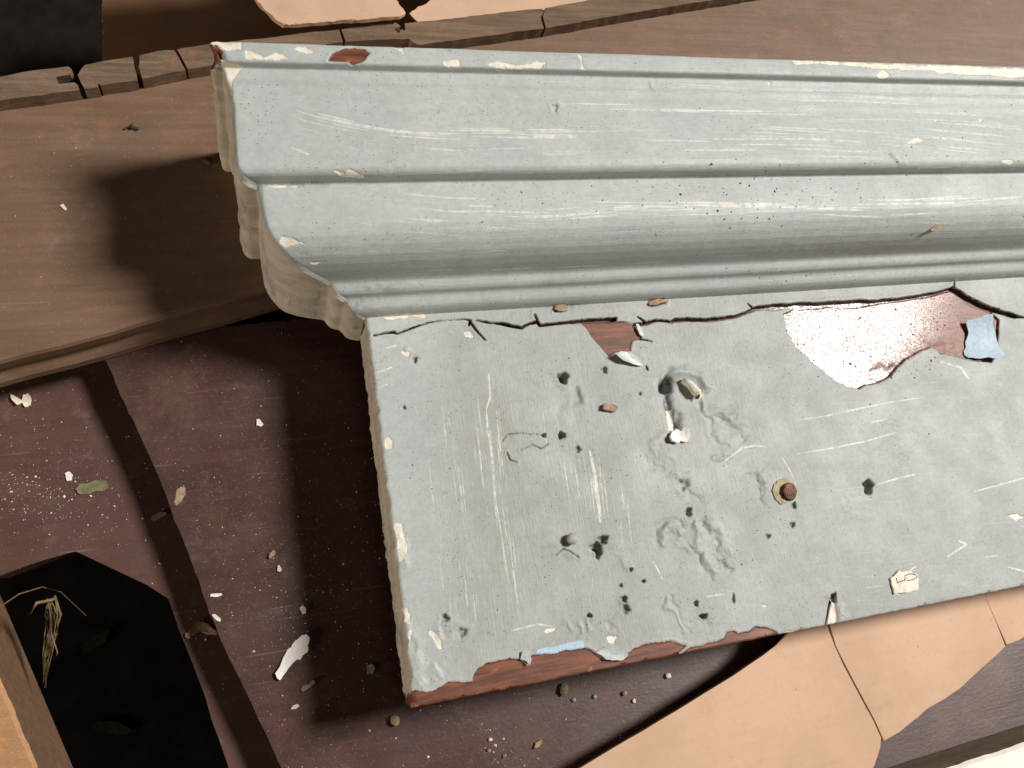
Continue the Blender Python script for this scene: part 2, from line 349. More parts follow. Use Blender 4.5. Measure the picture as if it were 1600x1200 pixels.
card('cardboard_sheet', [[(160, -70), (160, 100), (330, 210), (760, 130), (900, -70)]], 'shaded cardboard panel low down behind the batten, beside the black void', -.20, CARDSHADE)

# cardboard sheet at the lower right, tucked under the cornice
cs = bpy.data.objects.new('cardboard_sheet', None); COL.objects.link(cs); zc = -.0395
cs.location = un(1380, 1100, zc); tag(cs, 'tan cardboard sheet with a slit tucked under the cornice, lower right', 'cardboard')
def cz(x, y): return .12 * (y + .045)
def flap(pts, seed):
    o = slab('flap', [un(x, y, zc) for x, y in pts], zc, .0035, CARD, bevel=.0008, seed=seed, step=.010, jit=.00015, zf=cz)
    o.parent = cs; o.matrix_parent_inverse = Matrix.Translation(-Vector(cs.location))
flap([(1215, 1010), (1238, 985), (1262, 940), (1282, 940), (1296, 986), (1306, 1012), (1340, 1068), (1377, 1128), (1392, 1155), (1392, 1170), (1386, 1192), (1372, 1240), (820, 1260), (872, 1228), (935, 1188), (1060, 1112), (1150, 1055)], 51)
flap([(1300, 985), (1286, 940), (1528, 890), (1541, 938), (1562, 975), (1580, 1010), (1530, 1058), (1512, 1078), (1490, 1092), (1462, 1106), (1448, 1124), (1420, 1146), (1396, 1162), (1380, 1128), (1342, 1066), (1308, 1010)], 52)
flap([(1541.6, 937), (1528.8, 890), (1720, 850), (1720, 915), (1640, 972), (1600, 1000), (1580.6, 1009), (1562.8, 974)], 53)

# ------------------------------------------------------------------ the cornice
cor = bpy.data.objects.new('painted_cornice', None); COL.objects.link(cor); cor.location = (.0608, -.0413, ZB)
tag(cor, 'grey painted wooden cornice board with crown moulding and peeling paint', 'cornice', kind='thing')
PINV = Matrix.Translation(-Vector(cor.location))
def part(o): o.parent = cor; o.matrix_parent_inverse = PINV; return o
X0, YB, YT = .0608, -.0413, .1712
STEP = .00046

def zo(ox, oy, sc, pts): return [(ox + x / sc, oy + y / sc) for x, y in pts]
WOODS = [
 zo(700, 420, 4, [(830, 335), (920, 322), (1020, 312), (1060, 325), (1110, 330), (1160, 350), (1190, 400), (1210, 435), (1150, 450), (1145, 520), (1100, 515), (1040, 520), (1005, 550), (960, 500), (915, 450), (880, 395)]),
 zo(1150, 400, 3.53, [(262, 320), (280, 400), (320, 480), (400, 560), (470, 620), (540, 680), (620, 712), (680, 738), (720, 715), (800, 690), (850, 660), (900, 600), (960, 560), (1020, 522), (1080, 500), (1120, 540), (1200, 552), (1300, 575), (1410, 585), (1450, 450), (1455, 350), (1400, 300), (1330, 250), (1260, 225), (1205, 180), (1150, 202), (1000, 222), (800, 240), (650, 262), (450, 275), (350, 278)]),
 zo(400, 825, 3.2, [(780, 825), (800, 812), (850, 818), (900, 810), (930, 790), (960, 775), (1010, 768), (1080, 765), (1090, 735), (1105, 708), (1150, 675), (1210, 665), (1270, 650), (1320, 660), (1358, 690), (1372, 635), (1430, 632), (1500, 628), (1550, 612), (1640, 600), (1655, 600), (1680, 612), (1740, 660), (1830, 660), (1860, 630), (1890, 600), (1980, 575), (2050, 565), (2160, 585), (2120, 625), (2060, 700), (1500, 950), (780, 950)]),
 zo(800, 825, 3.2, [(840, 632), (890, 592), (960, 585), (1060, 552), (1070, 520), (1110, 512), (1130, 527), (1170, 520), (1220, 490), (1270, 492), (1320, 515), (1336, 530), (1330, 560), (1200, 620), (850, 680)]),
 zo(400, 0, 5.333, [(598, 505), (640, 442), (720, 412), (800, 394), (900, 405), (960, 435), (930, 470), (912, 500), (850, 535), (790, 545), (760, 515), (700, 512)]),
 zo(0, 0, 3.2, [(1033, 222), (1080, 222), (1112, 258), (1102, 310), (1062, 348), (1028, 342)]),
 [(870, 475), (884, 476), (884, 487), (866, 487)], [(1012, 470), (1042, 468), (1040, 475), (1014, 478)],
]
BLUES = [zo(400, 825, 3.2, [(1400, 640), (1415, 605), (1500, 590), (1580, 570), (1640, 562), (1640, 600), (1590, 615), (1550, 612), (1510, 628), (1470, 638)]), zo(800, 825, 3.2, [(130, 608), (220, 590), (300, 568), (350, 562), (358, 590), (340, 602), (260, 605), (200, 635), (120, 632)])]
CRACKS = [
 [(584, 524, 1.5), (614, 519, 2), (620, 521, 1.5), (651, 510, 1.3), (672, 503, 1), (700, 500, .5), (728, 499, 1), (735, 501, 1.6), (733, 508, 1.4)], [(735, 503, 1.2), (742, 513, 1.4), (758, 532, .8)],
 [(744, 500, .8), (762, 503, 1.6), (790, 507, 2.2), (815, 512, 2.5), (826, 506, 2), (839, 502, 2.2), (844, 508, 2.4), (870, 506, 2.2), (907, 502, 2.6), (930, 501, 3), (962, 498, 3.2)],
 [(836, 491, .6), (843, 506, 1.2)],
 [(992, 508, 2), (1010, 506, 3.2), (1022, 501, 3), (1050, 502, 2.6), (1053, 500, 3), (1075, 499, 3.6), (1100, 500, 3.6), (1125, 498, 3), (1150, 494, 2.6), (1166, 488, 3), (1180, 482, 4.5), (1230, 478, 5), (1290, 476, 5), (1335, 474, 5), (1400, 468, 3), (1465, 458, 2.5), (1490, 450, 4)],
 [(996, 494, .8), (1009, 504, 1.8)], [(1168, 474, .8), (1178, 483, 2.2)], [(1491, 440, .5), (1491, 452, 2)], [(1000, 530, 1.6), (1019, 533, .8)],
 [(1490, 452, 5), (1520, 470, 6), (1546, 482, 6), (1560, 486, 5), (1583, 494, 3), (1600, 496, 1)],
 [(834, 492 + 0, .5), (842, 505, .9)], [(784, 690, .4), (792, 679, .4), (805, 677, .3), (848, 679, .2)], [(792, 706, .4), (797, 718, .7), (807, 722, .3)], [(813, 703, .2), (832, 695, .45), (845, 701, .5), (857, 693, .2)],
 [(1010, 572, 1), (1012, 578, 1)], [(868, 868, .2), (880, 858, .4), (884, 860, .2), (890, 861, .3), (905, 872, .2)], [(1300, 930, 2.5), (1296, 945, 1.4), (1290, 980, 1.2)], [(1413, 955, .2), (1470, 948, .4), (1495, 952, .7), (1525, 960, .8)],
]
# pits: x, y, rx, ry, depth in mm, rim in mm, darkness
PITS = [(1040, 603, 12, 15, 3.2, .3, .55), (880, 590, 9, 10, 4.5, .7, .9), (944, 578, 6, 6, 1.6, .3, .5), (902, 622, 9, 16, .9, .5, .25), (850, 680, 4, 4, 3, .1, .9), (878, 680, 6.5, 6, 4, .15, 1), (903, 702, 5, 7, 1.2, .3, .5),
 (1357, 760, 8, 14, 4.5, .35, .95), (932, 855, 10, 9, 3, .2, .8), (943, 843, 8, 8, 3, .2, .8), (935, 864, 6, 10, 2.5, .1, .8), (975, 936, 6, 6, 2, .2, .7), (978, 952, 7, 9, 1.8, .3, .5), (921, 962, 5, 4, 2, .2, .8), (1100, 963, 7, 5, 3, .3, 1), (1076, 800, 6, 9, 2.2, .3, .7), (1068, 757, 12, 9, 1.4, .4, .25), (986, 890, 4, 4, 1.6, .1, .7), (1006, 908, 4, 3, 1.6, 0, .9), (1088, 943, 4, 6, 1.6, .2, .7), (695, 966, 8, 8, 1.7, .3, .35), (722, 988, 9, 9, 1.2, .4, .4), (648, 562, 5, 6, 1.4, .1, .5), (631, 637, 4, 4, 1, .2, .5), (1240, 790, 5, 6, 1.4, .2, .8), (1238, 820, 5, 5, 1.2, .2, .7), (1200, 838, 5, 4, 1.2, .1, .8), (1146, 937, 3, 10, 1, .1, .6), (867, 168, 6, 8, .8, .5, .1), (470, 920, 3, 3, 1, 0, .5), (1302, 934, 5, 9, 2, .4, .6), (1000, 615, 3, 3, 1, 0, .5), (970, 915, 4, 4, 1, .1, .6)]
# ridges and dents: polyline, half width px, height mm
RIDGES = [
 ([(1040, 592), (1052, 582), (1072, 580), (1092, 590), (1102, 606)], 8, 2.3), ([(1092, 612), (1100, 640), (1096, 655)], 7, .7),
 ([(1040, 606), (1042, 630), (1050, 650), (1056, 668)], 8, -3.2), ([(1038, 600), (1046, 594)], 9, -2.2), ([(1062, 650), (1052, 672), (1056, 680)], 6, -1.5),
 ([(1090, 635), (1105, 660), (1120, 690), (1140, 705)], 6, -.9), ([(1100, 640), (1135, 655), (1160, 660)], 9, .9), ([(1120, 655), (1145, 672), (1160, 690)], 6, -.8), ([(1108, 675), (1130, 690), (1140, 710), (1120, 715)], 7, .7),
 ([(1022, 700), (1034, 685), (1040, 705)], 9, .9), ([(1012, 720), (1026, 730)], 7, -.7), ([(1060, 770), (1085, 775), (1098, 782)], 6, -.9), ([(1045, 745), (1070, 742)], 8, .8),
 ([(1024, 845), (1028, 826), (1044, 814), (1060, 820)], 7, -1.1), ([(1034, 846), (1044, 826), (1058, 830), (1066, 845), (1074, 858)], 6, 1.1), ([(1066, 845), (1080, 857)], 5, -1.2), ([(1086, 815), (1090, 840), (1088, 858)], 6, 1), ([(1105, 808), (1112, 835), (1120, 860), (1135, 885), (1142, 892)], 5, -1.2), ([(1118, 815), (1126, 850), (1140, 872)], 7, .8), ([(1092, 868), (1104, 890), (1116, 902)], 5, -1.0), ([(1102, 866), (1118, 890)], 7, .9),
 ([(1175, 742), (1185, 765), (1196, 785)], 6, -.8), ([(1184, 738), (1196, 760)], 6, .7), ([(1325, 780), (1340, 800), (1362, 806)], 9, .4),
 ([(1040, 940), (1056, 960), (1068, 985)], 5, .8), ([(1048, 935), (1064, 965), (1076, 990)], 5, -.5), ([(1090, 975), (1102, 985)], 12, -.8), ([(900, 970), (902, 990)], 4, .6), ([(915, 965), (918, 990)], 4, .5), ([(950, 965), (955, 985)], 5, -.5), ([(880, 968), (886, 988)], 4, .5),
 ([(1300, 935), (1310, 955), (1316, 975)], 7, .9), ([(680, 985), (690, 1000)], 9, .8), ([(652, 1070), (660, 1060)], 9, .9), ([(676, 1050), (680, 1058)], 9, 1), ([(650, 1010), (655, 1040)], 7, .5), ([(628, 840), (630, 880)], 8, .6), ([(640, 980), (648, 1000)], 8, .6),
 ([(975, 878), (988, 886)], 7, .6), ([(640, 545), (636, 553)], 5, .5), ([(870, 640), (880, 700), (905, 730)], 12, -.35), ([(860, 770), (900, 760)], 14, .3), ([(835, 492), (842, 505)], 5, .4), ([(1190, 740), (1240, 715)], 6, .25),
 ([(1520, 565), (1480, 580), (1380, 590), (1470, 545)], 22, .8), ([(1500, 572), (1512, 600)], 14, .5), ([(1470, 900), (1500, 930)], 18, .3), ([(1460, 945), (1520, 955)], 8, -.6),
 ([(565, 220), (580, 222)], 4, .5), ([(640, 228), (648, 236)], 4, .4), ([(1402, 245), (1410, 252)], 7, .8), ([(1022, 133), (1026, 138)], 4, .5)]
WHITES = [
 zo(300, 230, 4, [(890, 150), (920, 140), (960, 180), (985, 145), (1020, 150), (1070, 185), (1030, 190), (970, 190), (930, 172)]), zo(300, 230, 4, [(555, 545), (640, 570), (735, 600), (680, 608), (590, 622), (555, 600)]), zo(300, 230, 4, [(735, 720), (800, 712), (810, 725), (760, 735)]),
 [(1200, 93), (1290, 96), (1390, 101), (1490, 104), (1600, 108), (1620, 124), (1600, 121), (1570, 121), (1530, 116), (1500, 116), (1440, 110), (1400, 108), (1330, 103), (1250, 99)], [(1370, 114), (1380, 112), (1390, 117), (1383, 123), (1371, 122)], [(905, 86), (910, 86), (912, 100), (915, 108), (908, 108)],
 [(385, 80), (400, 82), (412, 88), (430, 84), (447, 86), (450, 92), (430, 94), (400, 92), (385, 93)], [(455, 78), (465, 72), (480, 76), (490, 82), (480, 84)], [(345, 95), (372, 99), (384, 105), (372, 112), (360, 140), (365, 158), (358, 140), (350, 120)], [(330, 66), (378, 66), (378, 76), (355, 80)],
 [(755, 100), (780, 98), (810, 100), (850, 98), (845, 106), (800, 108)], [(695, 98), (716, 96), (718, 101), (700, 102)], [(615, 72), (630, 74), (632, 86)],
 [(602, 686), (608, 683), (613, 690), (612, 700), (605, 702), (602, 694)], [(618, 815), (628, 818), (634, 835), (636, 855), (632, 875), (624, 878), (622, 850)], [(628, 950), (634, 948), (640, 960), (640, 975), (632, 972)], [(636, 985), (646, 980), (644, 1000), (640, 1015)], [(672, 985), (684, 990), (688, 1000), (690, 1015), (684, 1010)], [(724, 519), (738, 518), (740, 528), (727, 528)], [(630, 551), (640, 550), (638, 556)],
 [(590, 495), (610, 492), (640, 491), (636, 497), (612, 499)], [(640, 492), (655, 490), (668, 491), (665, 497)], [(1044, 642), (1052, 640), (1056, 672), (1046, 672)], [(950, 995), (962, 996), (958, 1005), (950, 1001)], [(1190, 945), (1202, 946), (1195, 951)], [(850, 985), (868, 980), (870, 985), (855, 990)],
 [(410, 288), (470, 289), (464, 295), (430, 294)], [(1398, 970), (1380, 962), (1310, 978), (1290, 983), (1330, 990), (1460, 962)][:0] or [(1296, 955), (1302, 935), (1306, 960), (1302, 980), (1310, 976), (1325, 978), (1290, 986)], [(1220, 990), (1240, 985), (1290, 985), (1290, 995), (1220, 1000)], [(1385, 962), (1400, 958), (1375, 970), (1350, 972)], [(1320, 974), (1340, 970), (1345, 976), (1325, 980)],
 [(1395, 900), (1402, 893), (1422, 890), (1430, 897), (1434, 905), (1432, 922), (1398, 929)], [(1575, 805), (1590, 802), (1600, 808), (1590, 812)], [(1200, 128), (1204, 130), (1202, 134)], [(1416, 221), (1440, 217), (1450, 222), (1420, 226)], [(1568, 251), (1582, 252), (1578, 255)], [(1458, 186), (1464, 187), (1461, 191)], [(1530, 186), (1536, 187), (1532, 190)],
]
SCRATCH = []   # polyline with width
def strands(curve, n, spread, lmin, lmax, wmin=.5, wmax=1.4, seed=0):
    r = random.Random(seed); c = np.array(curve, float); seg = np.hypot(*np.diff(c, axis=0).T); L = np.concatenate([[0], np.cumsum(seg)])
    nx = None
    for _ in range(max(2, int(n * .85))):
        a = r.uniform(0, L[-1]); b = min(L[-1], a + r.uniform(lmin, lmax)); off = r.gauss(0, spread); k = max(2, int((b - a) / 25) + 1)
        ss = np.linspace(a, b, k); xs = np.interp(ss, L, c[:, 0]); ys = np.interp(ss, L, c[:, 1])
        tx, ty = xs[-1] - xs[0], ys[-1] - ys[0]; q = math.hypot(tx, ty) + 1e-6
        wd = r.uniform(wmin, wmax) * (.68 if curve[0][1] > 500 else .85); drift = r.uniform(-1.5, 1.5)
        SCRATCH.append([(x - ty / q * off + 0, y + tx / q * off + drift * i / k, wd * (.35 if i in (0, k - 1) else 1)) for i, (x, y) in enumerate(zip(xs, ys))])
UP = [(440, 164), (481, 180), (550, 196), (606, 205), (681, 210), (800, 211), (900, 211), (1060, 208), (1200, 211), (1400, 222), (1600, 240)]
strands(UP[1:7], 34, 4.5, 30, 150, .6, 1.8, 1); strands(UP[:3], 10, 3, 15, 60, .6, 1.6, 2); strands(UP, 40, 10, 20, 140, .5, 1.2, 3)
strands([(560, 214), (650, 232), (760, 240), (900, 240)], 12, 4, 20, 90, .6, 1.5, 4); strands([(455, 205), (520, 222), (600, 240)], 6, 4, 20, 60, .5, 1.2, 5)
strands([(700, 174), (900, 170), (1100, 176), (1400, 180), (1600, 190)], 14, 8, 30, 200, .5, 1.3, 6); strands([(800, 128), (1000, 133), (1300, 150), (1600, 165)], 10, 8, 30, 140, .5, 1.2, 7)
strands([(1000, 212), (1150, 213), (1260, 214), (1340, 218), (1400, 224)], 10, 4, 60, 220, .8, 1.6, 8); strands([(1050, 235), (1300, 240), (1380, 243)], 8, 4, 60, 200, .5, 1.2, 9)
strands([(560, 315), (700, 330), (850, 335), (1000, 326), (1200, 322), (1400, 330), (1600, 318)], 55, 8, 20, 150, .5, 1.4, 10); strands([(560, 340), (800, 362), (1000, 350), (1300, 345), (1600, 345)], 26, 9, 15, 110, .4, 1.1, 11)
strands([(900, 318), (1200, 324), (1500, 318)], 16, 3, 40, 170, .8, 1.6, 12); strands([(480, 410), (620, 398), (800, 385)], 12, 6, 15, 60, .4, 1.0, 13); strands([(580, 430), (900, 415), (1300, 395)], 9, 2, 15, 90, .5, 1.0, 14)
strands([(420, 270), (700, 268), (1000, 266), (1600, 262)], 30, 1.5, 10, 60, .5, 1.5, 15); strands([(360, 100), (600, 106), (900, 112), (1300, 122), (1600, 132)], 26, 2.5, 8, 50, .6, 1.8, 16)
for i, (x, y0, y1, n) in enumerate([(740, 600, 760, 9), (762, 580, 900, 16), (775, 640, 900, 10), (700, 640, 800, 7), (690, 560, 700, 5), (720, 860, 980, 7), (930, 690, 810, 16), (905, 700, 800, 9), (960, 740, 860, 7), (880, 690, 790, 6), (800, 820, 960, 6), (680, 700, 1000, 9), (850, 620, 720, 4)]):
    strands([(x, y0), (x + (y1 - y0) * .11, y1)], n, 6, 20, 110, .4, 1.3, 30 + i)
strands([(650, 1104), (800, 1076), (1010, 1034)], 26, .8, 8, 50, .6, 1.4, 70)
SCRATCH += [[(764, 584, 1), (766, 620, 1.5), (760, 640, 1), (762, 670, 1.7), (766, 690, 1.5), (770, 730, 1.2), (776, 790, .9), (786, 850, .8), (795, 910, .5)], [(922, 705, 1.3), (930, 740, 2.4), (936, 790, 2.6), (938, 815, 1.8)],
 [(1248, 656, .6), (1290, 650, 1.2), (1340, 639, 1.4), (1400, 627, .8), (1443, 621, .6)], [(1245, 709, .6), (1300, 700, 1.1), (1350, 690, 1.3), (1400, 676, .9)], [(1130, 722, .7), (1160, 700, 1.4), (1180, 696, 1.5), (1198, 698, .8)], [(1220, 712, .6), (1235, 735, 1), (1244, 757, .6)], [(1362, 660, .6), (1385, 655, 1.2)], [(1522, 768, .8), (1560, 758, 1.6), (1602, 746, 1.2)], [(1370, 757, .8), (1400, 748, 1.6), (1430, 741, 1)], [(1021, 877, 1), (1036, 905, 1.1)], [(602, 544, .8), (618, 540, 1.6)], [(590, 583, .8), (612, 574, 1.4)], [(592, 606, .7), (606, 600, 1)], [(456, 230, .8), (482, 241, 1.3)],
 [(800, 985, .8), (840, 975, 1.6), (868, 980, 1.4)], [(1105, 932, 1), (1130, 928, 1.4)], [(1470, 545 + 20, .8), (1500, 575, 2), (1512, 592, 1.2)], [(1480, 870, 1), (1510, 850, 2), (1498, 845, 1)], [(1540, 870, 1), (1558, 868, 1.2)], [(1575, 886, .8), (1600, 892, 1.6)], [(1380, 905 + 10, .5), (1350, 918, 1)], [(1422, 892, 1), (1432, 884, 1.2)]]
strands([(1250, 905), (1400, 905), (1560, 870)], 16, 22, 8, 40, .4, 1.1, 60); strands([(1180, 840), (1350, 820), (1600, 800)], 14, 40, 8, 60, .3, .9, 61); strands([(1050, 640), (1250, 700), (1500, 690)], 12, 40, 8, 40, .3, .9, 62); strands([(640, 560), (660, 640), (690, 760)], 16, 20, 6, 24, .4, 1.2, 63)
GRIMES = [((1075, 300), 50, 20, .18), ((540, 92), 12, 10, .6), ((935, 852), 16, 14, .8), ((1235, 300), 50, 14, .15), ((890, 870), 26, 12, .35), ((480, 288), 60, 6, .5), ((1450, 145), 30, 12, .3), ((880, 480), 30, 8, .5), ((976, 948), 14, 22, .5), ((840, 850), 60, 22, .25), ((1150, 640), 14, 14, .5), ((600, 450), 60, 7, .5), ((560, 480), 20, 26, .5), ((345, 100), 14, 14, .9), ((1300, 390), 200, 10, .25)]

def fields(PX, PY):
    """surface wear and painted recess shade of the cornice, measured in photograph units along its surface"""
    n = PX.size; HC = np.full(n, -6.0); A = {k: np.full(n, -6.0) for k in ('wood_d', 'white_d', 'scratch_d', 'blue_d')}; H = np.zeros(n); G = np.zeros(n)
    wob = fbm(PX / 14, PY / 14, 3, 3) * 3.0; wobx = 13 * fbm(PX / 17, PY / 17, 61, 3); woby = 13 * fbm(PX / 17 + 40, PY / 17, 63, 3); order = np.argsort(PX, kind='stable'); SX = PX[order]
    def sel(x0, x1, y0, y1):
        i0, i1 = np.searchsorted(SX, [x0, x1]); idx = order[i0:i1]; yy = PY[idx]; return idx[(yy > y0) & (yy < y1)]
    def polys(lst, key, wb):
        for p in lst:
            xs = [q[0] for q in p]; ys = [q[1] for q in p]; s = sel(min(xs) - 8, max(xs) + 8, min(ys) - 8, max(ys) + 8)
            if len(s): A[key][s] = np.maximum(A[key][s], np.clip(poly_sd(PX[s], PY[s], p) + wob[s] * wb, -6, 6))
    polys(WOODS, 'wood_d', .8); polys(WHITES, 'white_d', 1.6); polys(BLUES, 'blue_d', .4)
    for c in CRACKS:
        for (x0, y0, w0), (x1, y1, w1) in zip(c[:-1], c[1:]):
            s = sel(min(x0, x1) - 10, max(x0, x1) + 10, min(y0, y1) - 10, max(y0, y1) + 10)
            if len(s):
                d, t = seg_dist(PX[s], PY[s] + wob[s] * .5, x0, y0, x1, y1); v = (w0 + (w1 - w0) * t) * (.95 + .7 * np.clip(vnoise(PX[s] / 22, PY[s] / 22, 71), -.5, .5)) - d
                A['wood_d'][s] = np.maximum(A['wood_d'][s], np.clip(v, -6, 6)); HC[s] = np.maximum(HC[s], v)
    H -= 3.6e-3 * sstep(-.5, 1.6, HC)
    for c in SCRATCH:
        xs = [q[0] for q in c]; ys = [q[1] for q in c]; s = sel(min(xs) - 5, max(xs) + 5, min(ys) - 5, max(ys) + 5)
        if not len(s): continue
        X, Y = PX[s], PY[s]; best = A['scratch_d'][s]
        for (x0, y0, w0), (x1, y1, w1) in zip(c[:-1], c[1:]):
            d, t = seg_dist(X, Y, x0, y0, x1, y1); best = np.maximum(best, np.clip(w0 + (w1 - w0) * t - d, -6, 6))
        A['scratch_d'][s] = best
    for x, y, rx, ry, dp, rim, dk in PITS:
        R = max(rx, ry) * 2.4; s = sel(x - R, x + R, y - R, y + R)
        if not len(s): continue
        ang = np.arctan2(PY[s] - y, PX[s] - x); q = np.hypot((PX[s] - x) / rx, (PY[s] - y) / ry) * (1 + .16 * np.sin(3 * ang + x) + .1 * np.sin(5 * ang + y))
        H[s] -= dp * 1.5e-3 * sstep(1.05, .35, q); H[s] += rim * .6e-3 * np.exp(-((q - 1.3) / .45) ** 2) * (.55 + .45 * np.sin(ang + x * 1.7)); G[s] = np.maximum(G[s], min(dk, .6) * sstep(1.0, .55, q))  # last term darkens the pit floors in colour as painted shade
    for c, hw, hh in RIDGES:
        xs = [q[0] for q in c]; ys = [q[1] for q in c]; R = hw * 2.5; s = sel(min(xs) - R, max(xs) + R, min(ys) - R, max(ys) + R)
        if not len(s): continue
        d = np.full(len(s), 1e9); kw = .35 if abs(hh) > 1.45 else 1.0
        for (x0, y0), (x1, y1) in zip(c[:-1], c[1:]): d = np.minimum(d, seg_dist(PX[s] + wobx[s] * kw, PY[s] + woby[s] * kw, x0, y0, x1, y1)[0])
        H[s] += (hh if hh < -2 else hh * 1.15) * 1e-3 * np.exp(-(d / (hw * .85)) ** 2) * (1 if hh < -2 else np.clip(.8 + .9 * vnoise(PX[s] / 24, PY[s] / 24, 77), 0, 1.4))
        if hh < -2: G[s] = np.maximum(G[s], .95 * sstep(hw * .9, hw * .4, d))  # shadow in the nail hollow painted as dark colour
    for (x, y), rx, ry, a in GRIMES:
        s = sel(x - 2 * rx, x + 2 * rx, y - 2 * ry, y + 2 * ry)
        if len(s): G[s] = np.maximum(G[s], a * np.exp(-((PX[s] - x) / rx) ** 2 - ((PY[s] - y) / ry) ** 2))
    paint = sstep(-.8, .8, A['wood_d'] + wob * .2); H -= (.75e-3 + 2.2e-3 * np.clip((PY - 470 + (PX - 1225) * .06) / 130, 0, 1) * ((PX > 1215) & (PX < 1570) & (PY > 440) & (PY < 615))) * paint
    curl = np.exp(-((A['wood_d'] + 3.0) / 2.2) ** 2); H += .30e-3 * curl * (vnoise(PX / 30, PY / 30, 8) + .5)
    H -= .30e-3 * sstep(-.8, .8, A['white_d'] + wob * .3) * (A['white_d'] < 90); H -= .08e-3 * sstep(-.5, .8, A['scratch_d'])
    # cornered grime lumps and long soft waves of many brush coats
    H += .0004 * fbm(PX / 90, PY / 90, 5, 3) + .00005 * fbm(PX / 14, PY / 14, 6, 2)
    reg = np.exp(-((PX - 1085) / 95) ** 2 - ((PY - 770) / 130) ** 2) + .6 * np.exp(-((PX - 900) / 60) ** 2 - ((PY - 640) / 50) ** 2) + .6 * np.exp(-((PX - 690) / 60) ** 2 - ((PY - 1000) / 60) ** 2)
    rn = fbm(PX / 30, PY / 38, 51, 2); H += .0008 * reg * rn
    A['crack_d'] = HC; A['grime_shade'] = np.clip(G, 0, 1)
    A['dusty'] = sstep(1150, 1250, PX) * (1 - .85 * sstep(1385, 1500, PX + (PY - 520) * .5))
    return A, H
def regional(PX, PY, kind):
    if kind == 'crown':
        sx = np.clip(np.exp(-((PY - 212) / 26) ** 2) * sstep(520, 640, PX) + .8 * np.exp(-((PY - 330) / 28) ** 2) * sstep(560, 720, PX) + .3 * np.exp(-((PY - 150) / 25) ** 2), 0, 1) * .9
        return sx, np.zeros_like(PX)
    sy = np.clip(np.exp(-((PX - 770 - (PY - 700) * .11) / 90) ** 2) * sstep(540, 640, PY) * sstep(1010, 900, PY) + .9 * np.exp(-((PX - 925) / 45) ** 2 - ((PY - 750) / 70) ** 2), 0, 1) * .75
    sx = .35 * sstep(1150, 1350, PX)
    return sx, sy
def finish(me, PX, PY, A, kind, beige):
    for k in ('wood_d', 'white_d', 'scratch_d', 'blue_d', 'grime_shade', 'dusty', 'crack_d'): set_attr(me, k, A[k])
    sx, sy = regional(PX, PY, kind); set_attr(me, 'scuff_x', sx); set_attr(me, 'scuff_y', sy); set_attr(me, 'beige', beige); set_attr(me, 'worn', sstep(620, 760, PX + 40 * vnoise(PX / 60, PY / 60, 91)) if kind == 'plate' else .25 * sstep(360, 420, PY))

# --- flat board: face grid that runs over the rounded left and lower arrises down the sides
xs_in = np.concatenate([np.arange(X0 + .0024, .565, STEP), np.linspace(.567, .78, 40)])
ys_in = np.arange(YB + .0012, YT + 2e-3, STEP)
def arris(r, depth, n_arc, n_side):
    """offsets (inward, z) from the bottom of a side, round the arris, to the face"""
    o = [(0.0, -depth + (depth - r) * i / n_side) for i in range(n_side)]
    o += [(r - r * math.cos(a), -r + r * math.sin(a)) for a in np.linspace(0, math.pi / 2, n_arc)]
    return o
lx = arris(.0022, .0352, 8, 50); by = arris(.0010, .0352, 5, 12)
colx = np.array([X0 + a for a, z in lx] + list(xs_in)); colz = np.array([z for a, z in lx] + [0.0] * len(xs_in))
rowy = np.array([YB + a for a, z in by] + list(ys_in)); rowz = np.array([z for a, z in by] + [0.0] * len(ys_in))
GX, GY = np.meshgrid(colx, rowy); GZ = np.minimum(*np.meshgrid(colz, rowz))
V = np.stack([GX, GY, GZ], -1).reshape(-1, 3)
Vf = V.copy(); Vf[:, 2] = np.maximum(Vf[:, 2], -.004)
PX, PY = measure(Vf); A, H = fields(PX, PY)
onface = (sstep(-.004, -.0005, V[:, 2]))
V[:, 2] += H * onface
sidew = (V[:, 0] < X0 + .0025)
rough = fbm(V[:, 1] * 260, V[:, 2] * 180, 21, 4)
V[:, 0] += np.where(sidew, rough * .0011 - .0010 * np.clip(fbm(V[:, 1] * 90, V[:, 2] * 60 + 4, 25, 2), 0, 1), 0) * sstep(X0 + .0025, X0 + .0004, V[:, 0])
V[:, 0] -= np.where(sidew, .0016 * np.exp(-((V[:, 2] + .004) / .0025) ** 2) * np.clip(vnoise(V[:, 1] * 120, V[:, 2] * 0, 31) + .2, 0, 1), 0)
V[:, 1] += np.where(V[:, 1] < YB + .0011, fbm(V[:, 0] * 220, V[:, 2] * 100, 23, 3) * .0005, 0)
me = mesh_np('flat_board', V, grid_faces(len(rowy), len(colx)))
finish(me, PX, PY, A, 'plate', sstep(X0 + .0012, X0 + .0002, np.repeat(colx[None], len(rowy), 0).ravel()) * .9)
part(link('flat_board', me, PAINT)); PLATE = (V, PX, PY)

